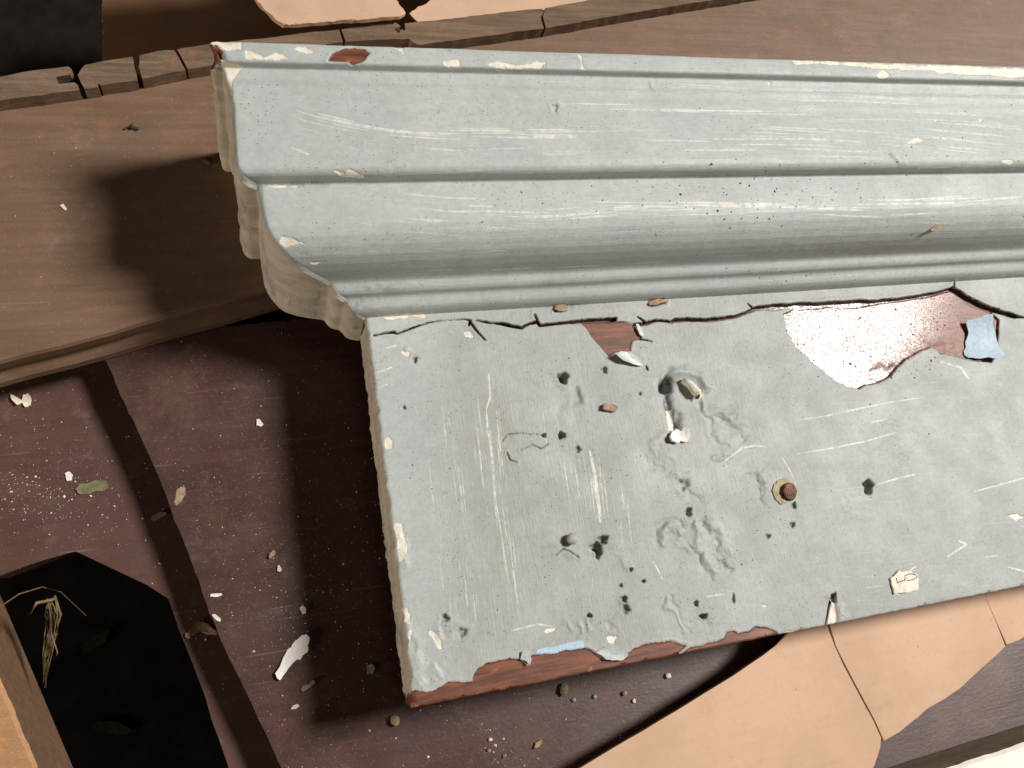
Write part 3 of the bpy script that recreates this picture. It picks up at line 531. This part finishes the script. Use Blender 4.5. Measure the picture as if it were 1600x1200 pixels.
# --- crown: profile swept along X, mitred at the left end and returned to the back
prof = np.array([(.2996, .0690), (.2992, .0704), (.2980, .0708), (.2930, .0706), (.2890, .0702), (.2879, .0696), (.2876, .0672), (.2874, .0652), (.2850, .0646), (.2815, .0643), (.2785, .0628), (.2750, .0622), (.2705, .0622), (.2670, .0617), (.2610, .0619), (.2500, .0623), (.2400, .0626), (.2335, .0626), (.2308, .0621), (.2290, .0608), (.2280, .0588), (.2280, .0555), (.2282, .0530), (.2272, .0519), (.2230, .0521), (.2180, .0521), (.2100, .0516), (.2040, .0505), (.1990, .0482), (.1950, .0448), (.1915, .0402), (.1892, .0350), (.1876, .0290), (.1866, .0235), (.1858, .0200), (.1848, .0182), (.1832, .0174), (.1812, .0164), (.1797, .0146), (.1792, .0124), (.1786, .0108), (.1772, .0098), (.1752, .0090), (.1732, .0078), (.1719, .0055), (.1712, .0030), (.1708, .0008), (.1704, -.0020)])
sl = np.concatenate([[0], np.cumsum(np.hypot(*np.diff(prof, axis=0).T))])
ns = int(sl[-1] / STEP); ss = np.linspace(0, sl[-1], ns)
py_, pz_ = np.interp(ss, sl, prof[:, 0]), np.interp(ss, sl, prof[:, 1])
ker = np.exp(-np.linspace(-2, 2, 9) ** 2); ker /= ker.sum()
py_ = np.convolve(np.pad(py_, 4, 'edge'), ker, 'valid'); pz_ = np.convolve(np.pad(pz_, 4, 'edge'), ker, 'valid')
top = np.linspace(-.0355, .0675, 24); py_ = np.concatenate([np.full(24, .2998), py_]); pz_ = np.concatenate([top, pz_]); nr = len(py_)
pp = np.maximum(pz_, 0.0); pp[:24] = .0690                # how far each profile point stands out
ty, tz = np.gradient(py_), np.gradient(pz_); tl = np.hypot(ty, tz) + 1e-9; ny_, nz_ = tz / tl * 1.0, -ty / tl   # outward normal in (y,z)
xl = X0 - pp; XR = .78
u = np.concatenate([np.arange(0, .52, STEP), np.linspace(.522, .79, 50)]); u = u / u[-1]
GXc = xl[:, None] + (XR - xl)[:, None] * u[None]; nc = len(u)
Vc = np.stack([GXc, np.repeat(py_[:, None], nc, 1), np.repeat(pz_[:, None], nc, 1)], -1)
nw = 150; wv = np.linspace(0, 1, nw)                                                            # the return, from the mitre back to the board
zback = -.0355
Zr = pz_[:, None] + (zback - pz_)[:, None] * wv[None]
Vr = np.stack([np.repeat(xl[:, None], nw, 1), np.repeat(py_[:, None], nw, 1), Zr], -1)
full = np.concatenate([Vr[:, ::-1][:, :-1], Vc], 1)                                            # continuous across the mitre
lo, hi = nw - 14, nw + 14
for _ in range(14):
    b = full.copy(); b[:, 1:-1] = (full[:, :-2] + full[:, 2:]) * .25 + full[:, 1:-1] * .5
    wgt = np.zeros(full.shape[1]); wgt[lo:hi] = 1; full = full * (1 - wgt[None, :, None]) + b * wgt[None, :, None]
ncol = full.shape[1]; FV = full.reshape(-1, 3)
PX, PY = measure(FV); A, H = fields(PX, PY)
gu = np.gradient(full, axis=1); gs = np.gradient(full, axis=0); nrm = np.cross(gs, gu); nrm /= (np.linalg.norm(nrm, axis=-1, keepdims=True) + 1e-12)
isret = np.zeros((nr, ncol)); isret[:, :nw] = 1
kk = np.clip((nw - 1 - np.arange(ncol)) / 8.0, 0, 1)[None].repeat(nr, 0)                      # 1 on the return, 0 on the face
n3 = fbm(FV[:, 1] * 110, FV[:, 2] * 110, 41, 4).reshape(nr, ncol); n4 = fbm(FV[:, 1] * 45 + 3, FV[:, 2] * 45, 43, 3).reshape(nr, ncol)
Hs = H.reshape(nr, ncol) * (1 - kk) * .9 + kk * (.0012 * n3 + .0020 * n4 + .0010)
Hs[:, -1] = 0
full = full + nrm * Hs[..., None]
# the damaged corner at the very top of the mitre
cd = np.hypot(PX - 335, PY - 88).reshape(nr, ncol); full = full - nrm * (.0025 * sstep(20, 8, cd))[..., None]
grim_shade = A['grime_shade'].reshape(nr, ncol)
A['grime_shade'] = grim_shade.ravel()
Pm = PX.reshape(nr, ncol); Qm = PY.reshape(nr, ncol)
for k in ('white_d', 'scratch_d', 'blue_d'):
    q = A[k].reshape(nr, ncol); q[:, :nw - 3] = -6; A[k] = q.ravel()
wd_ = A['wood_d'].reshape(nr, ncol); wd_[:, :nw - 30] = -6
beige = sstep(.25, .9, kk + fbm(FV[:, 1] * 200, FV[:, 2] * 200, 47, 3).reshape(nr, ncol) * .25)
def cut(name, c0, c1):
    sl_ = (slice(None), slice(c0, c1)); sub = full[sl_].reshape(-1, 3)
    me = mesh_np(name, sub, grid_faces(nr, c1 - c0, flip=True))
    B = {k: v.reshape(nr, ncol)[sl_].ravel() for k, v in A.items()}
    finish(me, Pm[sl_].ravel(), Qm[sl_].ravel(), B, 'crown', beige[sl_].ravel())
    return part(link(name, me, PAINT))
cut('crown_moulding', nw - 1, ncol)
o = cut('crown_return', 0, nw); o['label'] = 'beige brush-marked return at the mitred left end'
CROWN = (full.reshape(-1, 3), PX, PY)
# solid core behind the paint
bm = bmesh.new(); bmesh.ops.create_cube(bm, size=1)
for v in bm.verts: v.co = (.0625 if v.co.x < 0 else .775, -.0398 if v.co.y < 0 else .295, -.0356 if v.co.z < 0 else -.016)
me = bpy.data.meshes.new('wood_core'); bm.to_mesh(me); bm.free(); part(link('wood_core', me, WOODIN))

def on(px, py):
    """point of the cornice surface seen at a measured spot"""
    best = None
    for V_, X_, Y_ in (PLATE, CROWN):
        d = (X_ - px) ** 2 + (Y_ - py) ** 2; i = int(np.argmin(d))
        if best is None or d[i] < best[0] - .2: best = (d[i], V_[i])
    return best[1]

# ------------------------------------------------------------------ small bodies
def flake_mesh(name, outline, th=.0006, curl=0.0, seed=0, sub=1):
    q = random.Random(seed + 900); R0 = max(math.hypot(*p) for p in outline); o2 = []
    for i, p in enumerate(outline):
        p2 = outline[(i + 1) % len(outline)]; o2.append(p)
        for t in (.35, .68): o2.append((p[0] + (p2[0] - p[0]) * t + q.uniform(-.05, .05) * R0, p[1] + (p2[1] - p[1]) * t + q.uniform(-.05, .05) * R0))
    outline = o2
    """thin irregular chip: outline in metres round 0, curled about a slanted axis"""
    r = random.Random(seed); bm = bmesh.new(); n = len(outline)
    A_ = r.uniform(0, math.pi); ca, sa = math.cos(A_), math.sin(A_)
    def zz(x, y): q = x * ca + y * sa; return curl * q * q
    c = (sum(p[0] for p in outline) / n, sum(p[1] for p in outline) / n)
    rings = []
    for k in (1.0, .55):
        rings.append([bm.verts.new((c[0] + (x - c[0]) * k, c[1] + (y - c[1]) * k, zz(c[0] + (x - c[0]) * k, c[1] + (y - c[1]) * k) + th)) for x, y in outline])
    cv = bm.verts.new((c[0], c[1], zz(*c) + th)); low = [bm.verts.new((v.co.x, v.co.y, v.co.z - th)) for v in rings[0]]; lc = bm.verts.new((c[0], c[1], zz(*c)))
    for i in range(n):
        j = (i + 1) % n
        bm.faces.new((rings[0][i], rings[0][j], rings[1][j], rings[1][i])); bm.faces.new((rings[1][i], rings[1][j], cv)); bm.faces.new((low[i], low[j], rings[0][j], rings[0][i])); bm.faces.new((low[j], low[i], lc))
    bmesh.ops.recalc_face_normals(bm, faces=bm.faces)
    me = bpy.data.meshes.new(name); bm.to_mesh(me); bm.free(); return me
def blob(r, seed, n=9, a=1.0, b=1.0, rot=0.0):
    q = random.Random(seed); o = []
    for i in range(n):
        t = 2 * math.pi * i / n + q.uniform(-.2, .2); rr = r * q.uniform(.68, 1.15); x, y = rr * math.cos(t) * a, rr * math.sin(t) * b
        o.append((x * math.cos(rot) - y * math.sin(rot), x * math.sin(rot) + y * math.cos(rot)))
    return o
MMPX = {ZB: .00038, ZP: .00041, ZR: .00043}
def chip_at(name, px, py, z, outline, mat, label, cat, curl=0.0, th=.0006, seed=0, lift=.0002):
    me = flake_mesh(name, outline, th, curl, seed); o = link(name, me, mat); p = un(px, py, z); low = min(v.co.z for v in me.vertices)
    o.location = (p[0], p[1], z - low + lift * .2); return tag(o, label, cat)
def outl(pts, z):
    c = np.mean(np.array([un(x, y, z) for x, y in pts]), 0); return [tuple((un(x, y, z) - c)[:2]) for x, y in pts], np.mean([p[0] for p in pts]), np.mean([p[1] for p in pts])
def shaped(name, pts, z, mat, label, cat, curl=0.0, th=.0006, seed=0):
    o, cx, cy = outl(pts, z); return chip_at(name, cx, cy, z, o, mat, label, cat, curl, th, seed)
def lump(name, px, py, z, rx, ry, rz, mat, label, cat, seed=0, rot=0.0):
    r = random.Random(seed); bm = bmesh.new(); bmesh.ops.create_icosphere(bm, subdivisions=2, radius=1)
    dirs = [(Vector((r.gauss(0, 1), r.gauss(0, 1), r.gauss(0, 1))).normalized(), r.uniform(.55, .9)) for _ in range(7)]
    for v in bm.verts:
        d = v.co.copy()
        for n_, k_ in dirs:
            q = d.dot(n_)
            if q > k_: d -= n_ * (q - k_)
        d *= 1 + r.uniform(-.05, .05); v.co = (d.x * rx * .78, d.y * ry * .78, d.z * rz * .78)
    me = bpy.data.meshes.new(name); bm.to_mesh(me); bm.free(); o = link(name, me, mat); p = un(px, py, z)
    lowz = min(v.co.z for v in me.vertices); o.location = (p[0], p[1], z - lowz); o.rotation_euler.z = rot
    return tag(o, label, cat) if label else o

# chips and crumbs lying on the boards
S = shaped
S('paint_flake', [(434, 1060), (430, 1052), (448, 1018), (452, 1012), (455, 1012), (462, 1000), (472, 992), (478, 991), (484, 998), (480, 1008), (481, 1018), (470, 1030), (462, 1032), (450, 1045), (440, 1060)], ZP, WHITE, 'long white paint flake on the dark board, the largest loose one', 'paint flake', 8, .0008, 1)
S('leaf', [(118, 765), (124, 757), (140, 754), (150, 750), (168, 752), (170, 762), (160, 768), (150, 767), (140, 772), (124, 772)], ZR, LEAF, 'faded olive green leaf fragment on the left red board', 'leaf', 10, .0004, 2)
S('paint_curl', [(18, 616), (24, 622), (30, 630), (36, 624), (38, 618), (46, 617), (50, 624), (48, 634), (40, 637), (36, 630), (28, 634), (20, 626)], ZR, CREAM, 'curled cream paint crumb on the left red board below the grooved edge', 'paint flake', 90, .0012, 3)
S('paint_chip', [(102, 740), (108, 737), (114, 742), (112, 751), (105, 752)], ZR, WHITE, 'small bright white chip left of the faded leaf fragment', 'paint chip', 20, .001, 4)
S('wood_chip', [(236, 812), (238, 806), (250, 800), (259, 800), (260, 804), (250, 810), (240, 814)], ZR, TAN, 'tan splinter chip in the dark strip beside the notched board', 'wood chip', 20, .001, 5)
S('wood_chip', [(290, 994), (296, 984), (310, 969), (318, 972), (336, 984), (340, 992), (326, 992), (312, 986), (304, 990), (297, 998)], ZR, TAN, 'tan chevron shaped chip bridging the dark strip by the gap', 'wood chip', 30, .001, 6)
S('paint_chip', [(328, 932), (330, 928), (346, 927), (348, 930), (338, 933)], ZP, WHITE, 'white sliver lying across the ochre edge above the chevron chip', 'paint chip', 10, .0006, 7)
S('paint_chip', [(331, 961), (335, 959), (345, 967), (344, 972), (337, 968)], ZP, CREAM, 'small cream sliver beside the chevron chip at the board edge', 'paint chip', 10, .0006, 8)
S('husk', [(420, 872), (421, 865), (428, 860), (431, 863), (428, 869), (423, 873)], ZP, TAN, 'tan oat shaped husk on the dark board left of the cornice shadow', 'husk', 60, .0015, 9)
S('paint_chip', [(433, 892), (434, 884), (437, 883), (440, 890), (438, 894)], ZP, CREAM, 'tiny cream chip just below the oat shaped husk', 'paint chip', 10, .001, 10)
S('wood_chip', [(470, 1078), (472, 1072), (482, 1069), (490, 1062), (493, 1066), (484, 1074), (474, 1080)], ZP, TAN, 'yellowish splinter just below the long white flake', 'wood chip', 10, .001, 11)
S('paint_chip', [(454, 1108), (458, 1102), (465, 1100), (468, 1103), (463, 1107)], ZP, CREAM, 'white crumb below the yellowish splinter', 'paint chip', 10, .001, 12)
S('paint_chip', [(468, 950), (472, 946), (478, 950), (478, 958), (473, 960), (470, 955)], ZP, CREAM, 'grey cream chip above the long white flake', 'paint chip', 10, .001, 13)
S('paint_chip', [(573, 1040), (582, 1037), (586, 1044), (582, 1053), (574, 1053)], ZP, GREYC, 'grey chip in the deep shadow left of the cornice foot', 'paint chip', 10, .0006, 14)
S('paint_chip', [(401, 656), (405, 655), (409, 660), (412, 664), (408, 667), (401, 665)], ZP, WHITE, 'small white chip on the dark board below the grooved edge', 'paint chip', 10, .0008, 15)
S('paint_chip', [(94, 322), (99, 319), (105, 327), (102, 329)], ZB, WHITE, 'small white chip on the wide brown board by the shadow', 'paint chip', 10, .0006, 16)
S('stain_chip', [(272, 785), (276, 766), (283, 760), (290, 762), (290, 772), (284, 783), (276, 790)], ZP, TAN, 'pale tan smear of old paint on the dark board edge', 'paint chip', 0, .00012, 17).name = 'paint_smear'
lump('clod', 617, 1124, ZP, .0036, .0052, .003, TAN, 'tan angular clod below the lower left cornice corner', 'clod', 1, -.3)
lump('clod', 880, 1076, ZP, .0036, .0058, .0035, OLV, 'olive clod against the lower cornice edge', 'clod', 2, -.5)
lump('paint_crumb', 1043, 1056, ZP, .0023, .0027, .002, WHITE, 'white crumb on the dark board near the cardboard shadow', 'crumb', 3)
lump('paint_crumb', 975, 1083, ZP, .0020, .0022, .002, TAN, 'tan crumb between the olive clod and the white crumb', 'crumb', 4)
lump('paint_crumb', 990, 1095, ZP, .0017, .0018, .0016, CREAM, 'small cream crumb just below the tan crumb', 'crumb', 5)
lump('paint_crumb', 929, 1088, ZP, .0017, .0018, .0016, GREYC, 'small grey crumb right of the olive clod', 'crumb', 6)
lump('paint_crumb', 896, 1093, ZP, .0018, .0018, .0016, GREYC, 'small grey crumb just under the olive clod', 'crumb', 7)
S('husk', [(834, 1168), (836, 1160), (844, 1155), (846, 1160), (842, 1166), (836, 1169)], ZP, TAN, 'tan oat shaped husk near the bottom edge of the photo', 'husk', 60, .0015, 18)
lump('paint_crumb', 766, 1155, ZP, .0016, .0014, .0013, CREAM, 'pale crumb topmost of the crumb cluster near the bottom', 'crumb', 8)
lump('paint_crumb', 788, 1181, ZP, .0016, .0016, .0014, TAN, 'tan crumb right of the crumb cluster near the bottom', 'crumb', 9)
lump('paint_crumb', 764, 1172, ZP, .0018, .0014, .0013, TAN, 'tan crumb in the middle of the crumb cluster near the bottom', 'crumb', 10)
lump('dirt_clump', 325, 254, ZB, .0050, .0042, .0030, DARK, 'dark dirt clump where the crown meets the brown board', 'dirt', 11)
# a dead insect on the brown board
def tube(bm, pts, r0, r1=None, n=6):
    r1 = r0 if r1 is None else r1; rings = []
    for i, p in enumerate(pts):
        p = Vector(p); t = (Vector(pts[min(i + 1, len(pts) - 1)]) - Vector(pts[max(i - 1, 0)])).normalized(); a = t.orthogonal().normalized(); b = t.cross(a); r = r0 + (r1 - r0) * i / max(1, len(pts) - 1)
        rings.append([bm.verts.new(p + (a * math.cos(2 * math.pi * k / n) + b * math.sin(2 * math.pi * k / n)) * r) for k in range(n)])
    for i in range(len(rings) - 1):
        for k in range(n): bm.faces.new((rings[i][k], rings[i][(k + 1) % n], rings[i + 1][(k + 1) % n], rings[i + 1][k]))
    bm.faces.new(rings[0][::-1]); bm.faces.new(rings[-1])
def tubes(name, lst, mat):
    bm = bmesh.new()
    for pts, r0, r1 in lst: tube(bm, pts, r0, r1)
    bmesh.ops.recalc_face_normals(bm, faces=bm.faces)
    for f in bm.faces: f.smooth = True
    me = bpy.data.meshes.new(name); bm.to_mesh(me); bm.free(); return link(name, me, mat)
def up(x, y, z, dz): p = un(x, y, z); return (p[0], p[1], z + dz)
tag(tubes('twig_fragment', [([up(193, 203, ZB, .0004), up(204, 199, ZB, .0012), up(217, 202, ZB, .0005)], .0005, .0009), ([up(203, 199, ZB, .0011), up(210, 194, ZB, .002)], .0005, .0002), ([up(206, 200, ZB, .001), up(214, 206, ZB, .0003)], .0005, .0002), ([up(204, 201, ZB, .001), up(212, 200, ZB, .0012)], .0013, .0009)], DARK),
    'dark twig fragment lying on the wide brown board', 'twig')
# dry straw hanging over the gap beside the timber
zs = -.10
def sp(x, y, dz=0.0): p = un(x, y, zs + dz); return (p[0], p[1], zs + dz)
rr = random.Random(5); st = [([sp(-10, 955, .012), sp(30, 928, .012), sp(66, 917, .008), sp(95, 925, .004), sp(134, 962, -.01)], .0004, .0002), ([sp(45, 960), sp(58, 942, .003), sp(78, 938, .002), sp(88, 935)], .0012, .0009)]
for i in range(24):
    a = rr.uniform(-8, 8); st.append(([sp(80 + a, 930 + rr.uniform(0, 18)), sp(84 + a * 1.4 + rr.uniform(-4, 4), 960, rr.uniform(-.01, 0)), sp(80 + a + rr.uniform(-5, 5), 990, -.015), sp(74 + a, 1020 + rr.uniform(-10, 10), -.02), sp(70 + rr.uniform(-4, 4), 1045 + rr.uniform(-10, 30), -.025)], rr.uniform(.0002, .0005), .00012))
st.append(([sp(80, 990, -.01), sp(90, 1020, -.015), sp(83, 1032, -.02)], .0005, .0003))
tag(tubes('straw_wisp', st, STRAW), 'wisp of dry straw hanging over the black gap beside the timber', 'straw')
# faint leaves down in the gap
for i, (x, y, a) in enumerate([(152, 1000, .6), (172, 1138, -.4)]):
    chip_at('fallen_leaf', x, y, -.338, blob(.010, 70 + i, 9, 1.6, .55, a), FLOORL, 'dim fallen leaf in the black gap, ' + ['beside the straw', 'near the bottom edge'][i], 'leaf', 4, .0004, i)['group'] = 'leaves in the black gap'

# dust and crumbs too many to count
def dust(name, spots, mat, label):
    V_, F_ = [], []
    for (x, y, z, s) in spots:
        b = len(V_); a = random.uniform(0, 6.3); e = random.uniform(.3, 1.0)
        for k in range(4):
            t = a + k * math.pi / 2 + random.uniform(-.3, .3); rr_ = s * (1 if k % 2 else e); V_.append((x + rr_ * math.cos(t), y + rr_ * math.sin(t), z))
        V_.append((x + random.uniform(-.3, .3) * s, y + random.uniform(-.3, .3) * s, z + s * random.uniform(.4, .9)))
        F_ += [(b, b + 1, b + 4), (b + 1, b + 2, b + 4), (b + 2, b + 3, b + 4), (b + 3, b, b + 4)]
    me = mesh_np(name, np.array(V_), np.array(F_), False); return tag(link(name, me, mat), label, 'dust', kind='stuff')
def inside(p, poly): return poly_sd(np.array([p[0]]), np.array([p[1]]), poly)[0] > 0
LP2 = [(q[0], q[1]) for q in lp]; sp_r = []
for i in range(900):
    if i < 420: x, y = random.gauss(60, 65), random.gauss(770, 40)
    else: x, y = random.uniform(-60, 350), random.uniform(570, 1190)
    p = un(x, y, ZR)
    if inside(p, LP2): sp_r.append((p[0], p[1], ZR, min(.0011, random.lognormvariate(-8.45, .55))))
dust('paint_dust', sp_r, WHITE, 'fine white paint dust strewn on the left red board')
PP2 = [(pl[i][0], pl[i][1]) for i in range(6)] + [(.9, -.2), (.9, .2)]; sp_p = []
for i in range(2800):
    if i < 260: x, y = random.gauss(470, 90), random.gauss(930, 120)
    elif i < 330: x, y = random.gauss(775, 22), random.gauss(1165, 22)
    elif i < 450: x, y = random.uniform(650, 1150), random.uniform(1030, 1190)
    elif i < 1100: x, y = random.gauss(500, 130), random.gauss(880, 150)
    else: x, y = random.uniform(170, 1000), random.uniform(480, 1230)
    p = un(x, y, ZP)
    if inside(p, PP2): sp_p.append((p[0], p[1], ZP, min(.0011, random.lognormvariate(-8.75, .55))))
dust('paint_dust', sp_p, CREAM, 'fine cream paint dust strewn on the dark red board')
sp_b = []
for i in range(130):
    x, y = random.uniform(0, 420), random.uniform(140, 560); p = un(x, y, ZB)
    if (p - a0) @ nv > .004 and (p - a0) @ nv < WB - .01 and not (x > 320 and y < 240): sp_b.append((p[0], p[1], ZB, min(.001, random.lognormvariate(-8.6, .5))))
dust('paint_dust', sp_b, CREAM, 'sparse pale specks on the wide brown board')

# ------------------------------------------------------------------ things fixed in or stuck on the cornice
def nail(px, py, r, h, lean, mat, name='nail', flat=.5, seed=0, sink=.004):
    p = on(px, py); bm = bmesh.new(); n = 18; r_ = random.Random(seed); rings = []
    pr = [(r * .55, -sink), (r * .6, h * .45), (r * .95, h * .55), (r, h * .8), (r * .8, h * .97), (r * .4, h * 1.05)]
    for rr_, z in pr: rings.append([bm.verts.new((rr_ * math.cos(2 * math.pi * k / n) * (1 + r_.uniform(-.06, .06)), rr_ * math.sin(2 * math.pi * k / n) * (1 + r_.uniform(-.06, .06)), z)) for k in range(n)])
    for i in range(len(rings) - 1):
        for k in range(n): bm.faces.new((rings[i][k], rings[i][(k + 1) % n], rings[i + 1][(k + 1) % n], rings[i + 1][k]))
    bm.faces.new(rings[-1]); bm.faces.new(rings[0][::-1])
    for f in bm.faces: f.smooth = True
    me = bpy.data.meshes.new(name); bm.to_mesh(me); bm.free(); o = link(name, me, mat); o.location = p; o.rotation_euler = lean; return part(o)
o = nail(891, 843, .0033, .0045, (0.0, .1, 0), GREYC); o['label'] = 'round paint-coated nail head'
o = nail(1231, 768, .0056, .0024, (.12, .22, 0), RUST); o['label'] = 'rusty ribbed nail head in yellow residue'
rusty = o
def sub(c_, p_):
    bpy.context.view_layer.update(); c_.parent = p_; c_.matrix_parent_inverse = p_.matrix_world.inverted(); return c_
# ribbed rusty head: small bars across it
rb = []
c = on(1230, 768)
for k in range(5):
    t = (k - 2) * .0016; rb.append(([(c[0] + t - .0006, c[1] - .0030, c[2] + .0024 - t * .22), (c[0] + t + .0012, c[1] + .0030, c[2] + .0026 - t * .22)], .00035, .00035))
sub(tubes('nail_ridge', rb, RUST), rusty)
# lumpy peg with worn cream tip at the crater
pk = on(1066, 596); pe = on(1086, 618)
o = part(tubes('nail', [([tuple(pk + np.array([0, 0, .0015])), tuple(pk * .6 + pe * .4 + np.array([0, 0, .0042])), tuple(pe + np.array([0, 0, .0040])), tuple(pe + np.array([.0012, -.0012, .0030]))], .0021, .0034)], CREAM)); o['label'] = 'bent nail with worn cream tip in the paint crater'
def stuck(name, pts, mat, curl=0, th=.0005, seed=0, lift=.0004, tilt=(0, 0, 0)):
    c = np.mean(np.array([on(x, y) for x, y in pts]), 0); o = [tuple((un(x, y, c[2]) - c)[:2]) for x, y in pts]
    ob = link(name, flake_mesh(name, o, th, curl, seed), mat); ob.location = (c[0], c[1], c[2] + lift); ob.rotation_euler = tilt; return part(ob)
stuck('residue_ring', [(1206, 766), (1209, 757), (1216, 751), (1226, 746), (1234, 749), (1232, 756), (1222, 764), (1222, 776), (1228, 786), (1218, 788), (1211, 780)], YELL, 0, .0004, 1)
# curled paint flaps at the bare patches
stuck('paint_flap', [(1504, 505), (1512, 503), (1538, 497), (1541, 512), (1548, 532), (1560, 558), (1548, 564), (1520, 561), (1506, 555), (1507, 535), (1510, 525)], BLUE, 9, .0005, 12, .0022, (.05, -.20, 0))['label'] = 'pale blue curled paint flap'
stuck('paint_flap', [(956, 556), (970, 552), (985, 551), (998, 556), (1006, 566), (1002, 572), (985, 570), (970, 566)], GREYP, 35, .0005, 13, .0022, (.12, .1, 0))
stuck('paint_flap', [(991, 508), (996, 509), (1003, 521), (1003, 528), (997, 524), (993, 515)], GREYP, 50, .0005, 14, .0018, (0, .2, 0))
stuck('paint_flap', [(930, 1020), (945, 1031), (955, 1032), (972, 1031), (980, 1023), (975, 1014), (945, 1010)], GREYP, 40, .0005, 16, .0010, (-.1, 0, 0))
stuck('paint_flap', [(812, 1030), (822, 1034), (826, 1040), (829, 1030), (826, 1018), (815, 1018)], GREYP, 60, .0005, 17, .0010, (-.1, 0, 0))
# a scrap of cream paper with a scribble, stuck near the lower edge
lab = stuck('paper_scrap', [(1389, 904), (1396, 898), (1402, 892), (1410, 893), (1422, 893), (1431, 898), (1433, 905), (1432, 922), (1412, 926), (1396, 929), (1393, 918)], CREAM, 0, .0012, 18, .0003); lab['label'] = 'cream paper scrap with brown scribbled letters'
def scr(pts): return [tuple(on(x, y) + np.array([0, 0, .0019])) for x, y in pts]
sub(tubes('scribble', [(scr([(1398, 903), (1400, 910), (1409, 908)]), .00028, .00028), (scr([(1411, 908), (1412, 900), (1420, 897), (1428, 898), (1430, 902), (1426, 906), (1415, 907)]), .00026, .00026)], RUST), lab)
# loose bits resting on the face
def bit(name, pts, mat, label, cat, curl=0, th=.001, seed=0):
    c = np.mean(np.array([on(x, y) for x, y in pts]), 0); o = [tuple((un(x, y, c[2]) - c)[:2]) for x, y in pts]
    ob = link(name, flake_mesh(name, o, th, curl, seed), mat); ob.location = (c[0], c[1], max(c[2], 0 if c[2] < .002 else c[2]) + .0001); return tag(ob, label, cat)
bit('paint_crumb', [(1043, 684), (1047, 676), (1055, 672), (1062, 676), (1064, 670), (1072, 672), (1074, 684), (1070, 692), (1062, 690), (1055, 694), (1046, 691)], WHITE, 'white popcorn shaped paint crumb below the bent nail', 'crumb', 40, .0022, 1)
bit('husk', [(940, 640), (942, 632), (952, 630), (963, 638), (960, 644), (950, 643)], PINK, 'pinkish insect husk on the grey face near the bare patch', 'husk', 40, .0022, 2)
bit('wood_chip', [(866, 484), (868, 478), (880, 475), (886, 480), (882, 487), (872, 487)], TAN, 'brown wood chip on the ledge under the crown, left one', 'wood chip', 0, .0014, 3)
bit('wood_chip', [(1012, 475), (1020, 470), (1040, 468), (1042, 472), (1026, 477), (1014, 478)], TAN, 'brown wood chip on the ledge under the crown, right one', 'wood chip', 0, .0014, 4)
bit('wood_chip', [(1452, 360), (1466, 350), (1478, 345), (1480, 349), (1470, 355), (1458, 362)], TAN, 'small brown splinter on the second crown step, right side', 'wood chip', 0, .0009, 5)
# frass: dark crumbs scattered over the face
spots = []
def scatter(n, gx, gy, smin, smax):
    for _ in range(n):
        x, y = gx(), gy()
        if not (345 < x < 1610 and 80 < y < 1000): continue
        V_, X_, Y_ = CROWN if y < 470 else PLATE
        idx = np.nonzero((np.abs(X_ - x) < 2) & (np.abs(Y_ - y) < 2))[0]
        if len(idx) == 0: continue
        q = V_[idx[0]]; spots.append((q[0], q[1], q[2] - .00005, random.uniform(smin, smax) * (1.5 if random.random() < .12 else 1)))
U = random.uniform; Gs = random.gauss
scatter(130, lambda: Gs(1200, 150), lambda: Gs(305, 30), .0003, .0009)
scatter(200, lambda: U(900, 1600), lambda: U(100, 260), .00022, .0006)
scatter(60, lambda: U(450, 1600), lambda: U(90, 400), .0002, .0005)
scatter(130, lambda: U(1230, 1480), lambda: U(480, 590), .0003, .0010)
scatter(240, lambda: U(620, 1600), lambda: U(520, 980), .0002, .0006)
scatter(110, lambda: U(1100, 1600), lambda: U(420, 480), .0002, .0006)
scatter(50, lambda: Gs(1180, 60), lambda: Gs(800, 60), .0002, .0006)
dust('dirt_specks', spots, DARK, 'dark crumbs of dirt scattered over the grey paint')
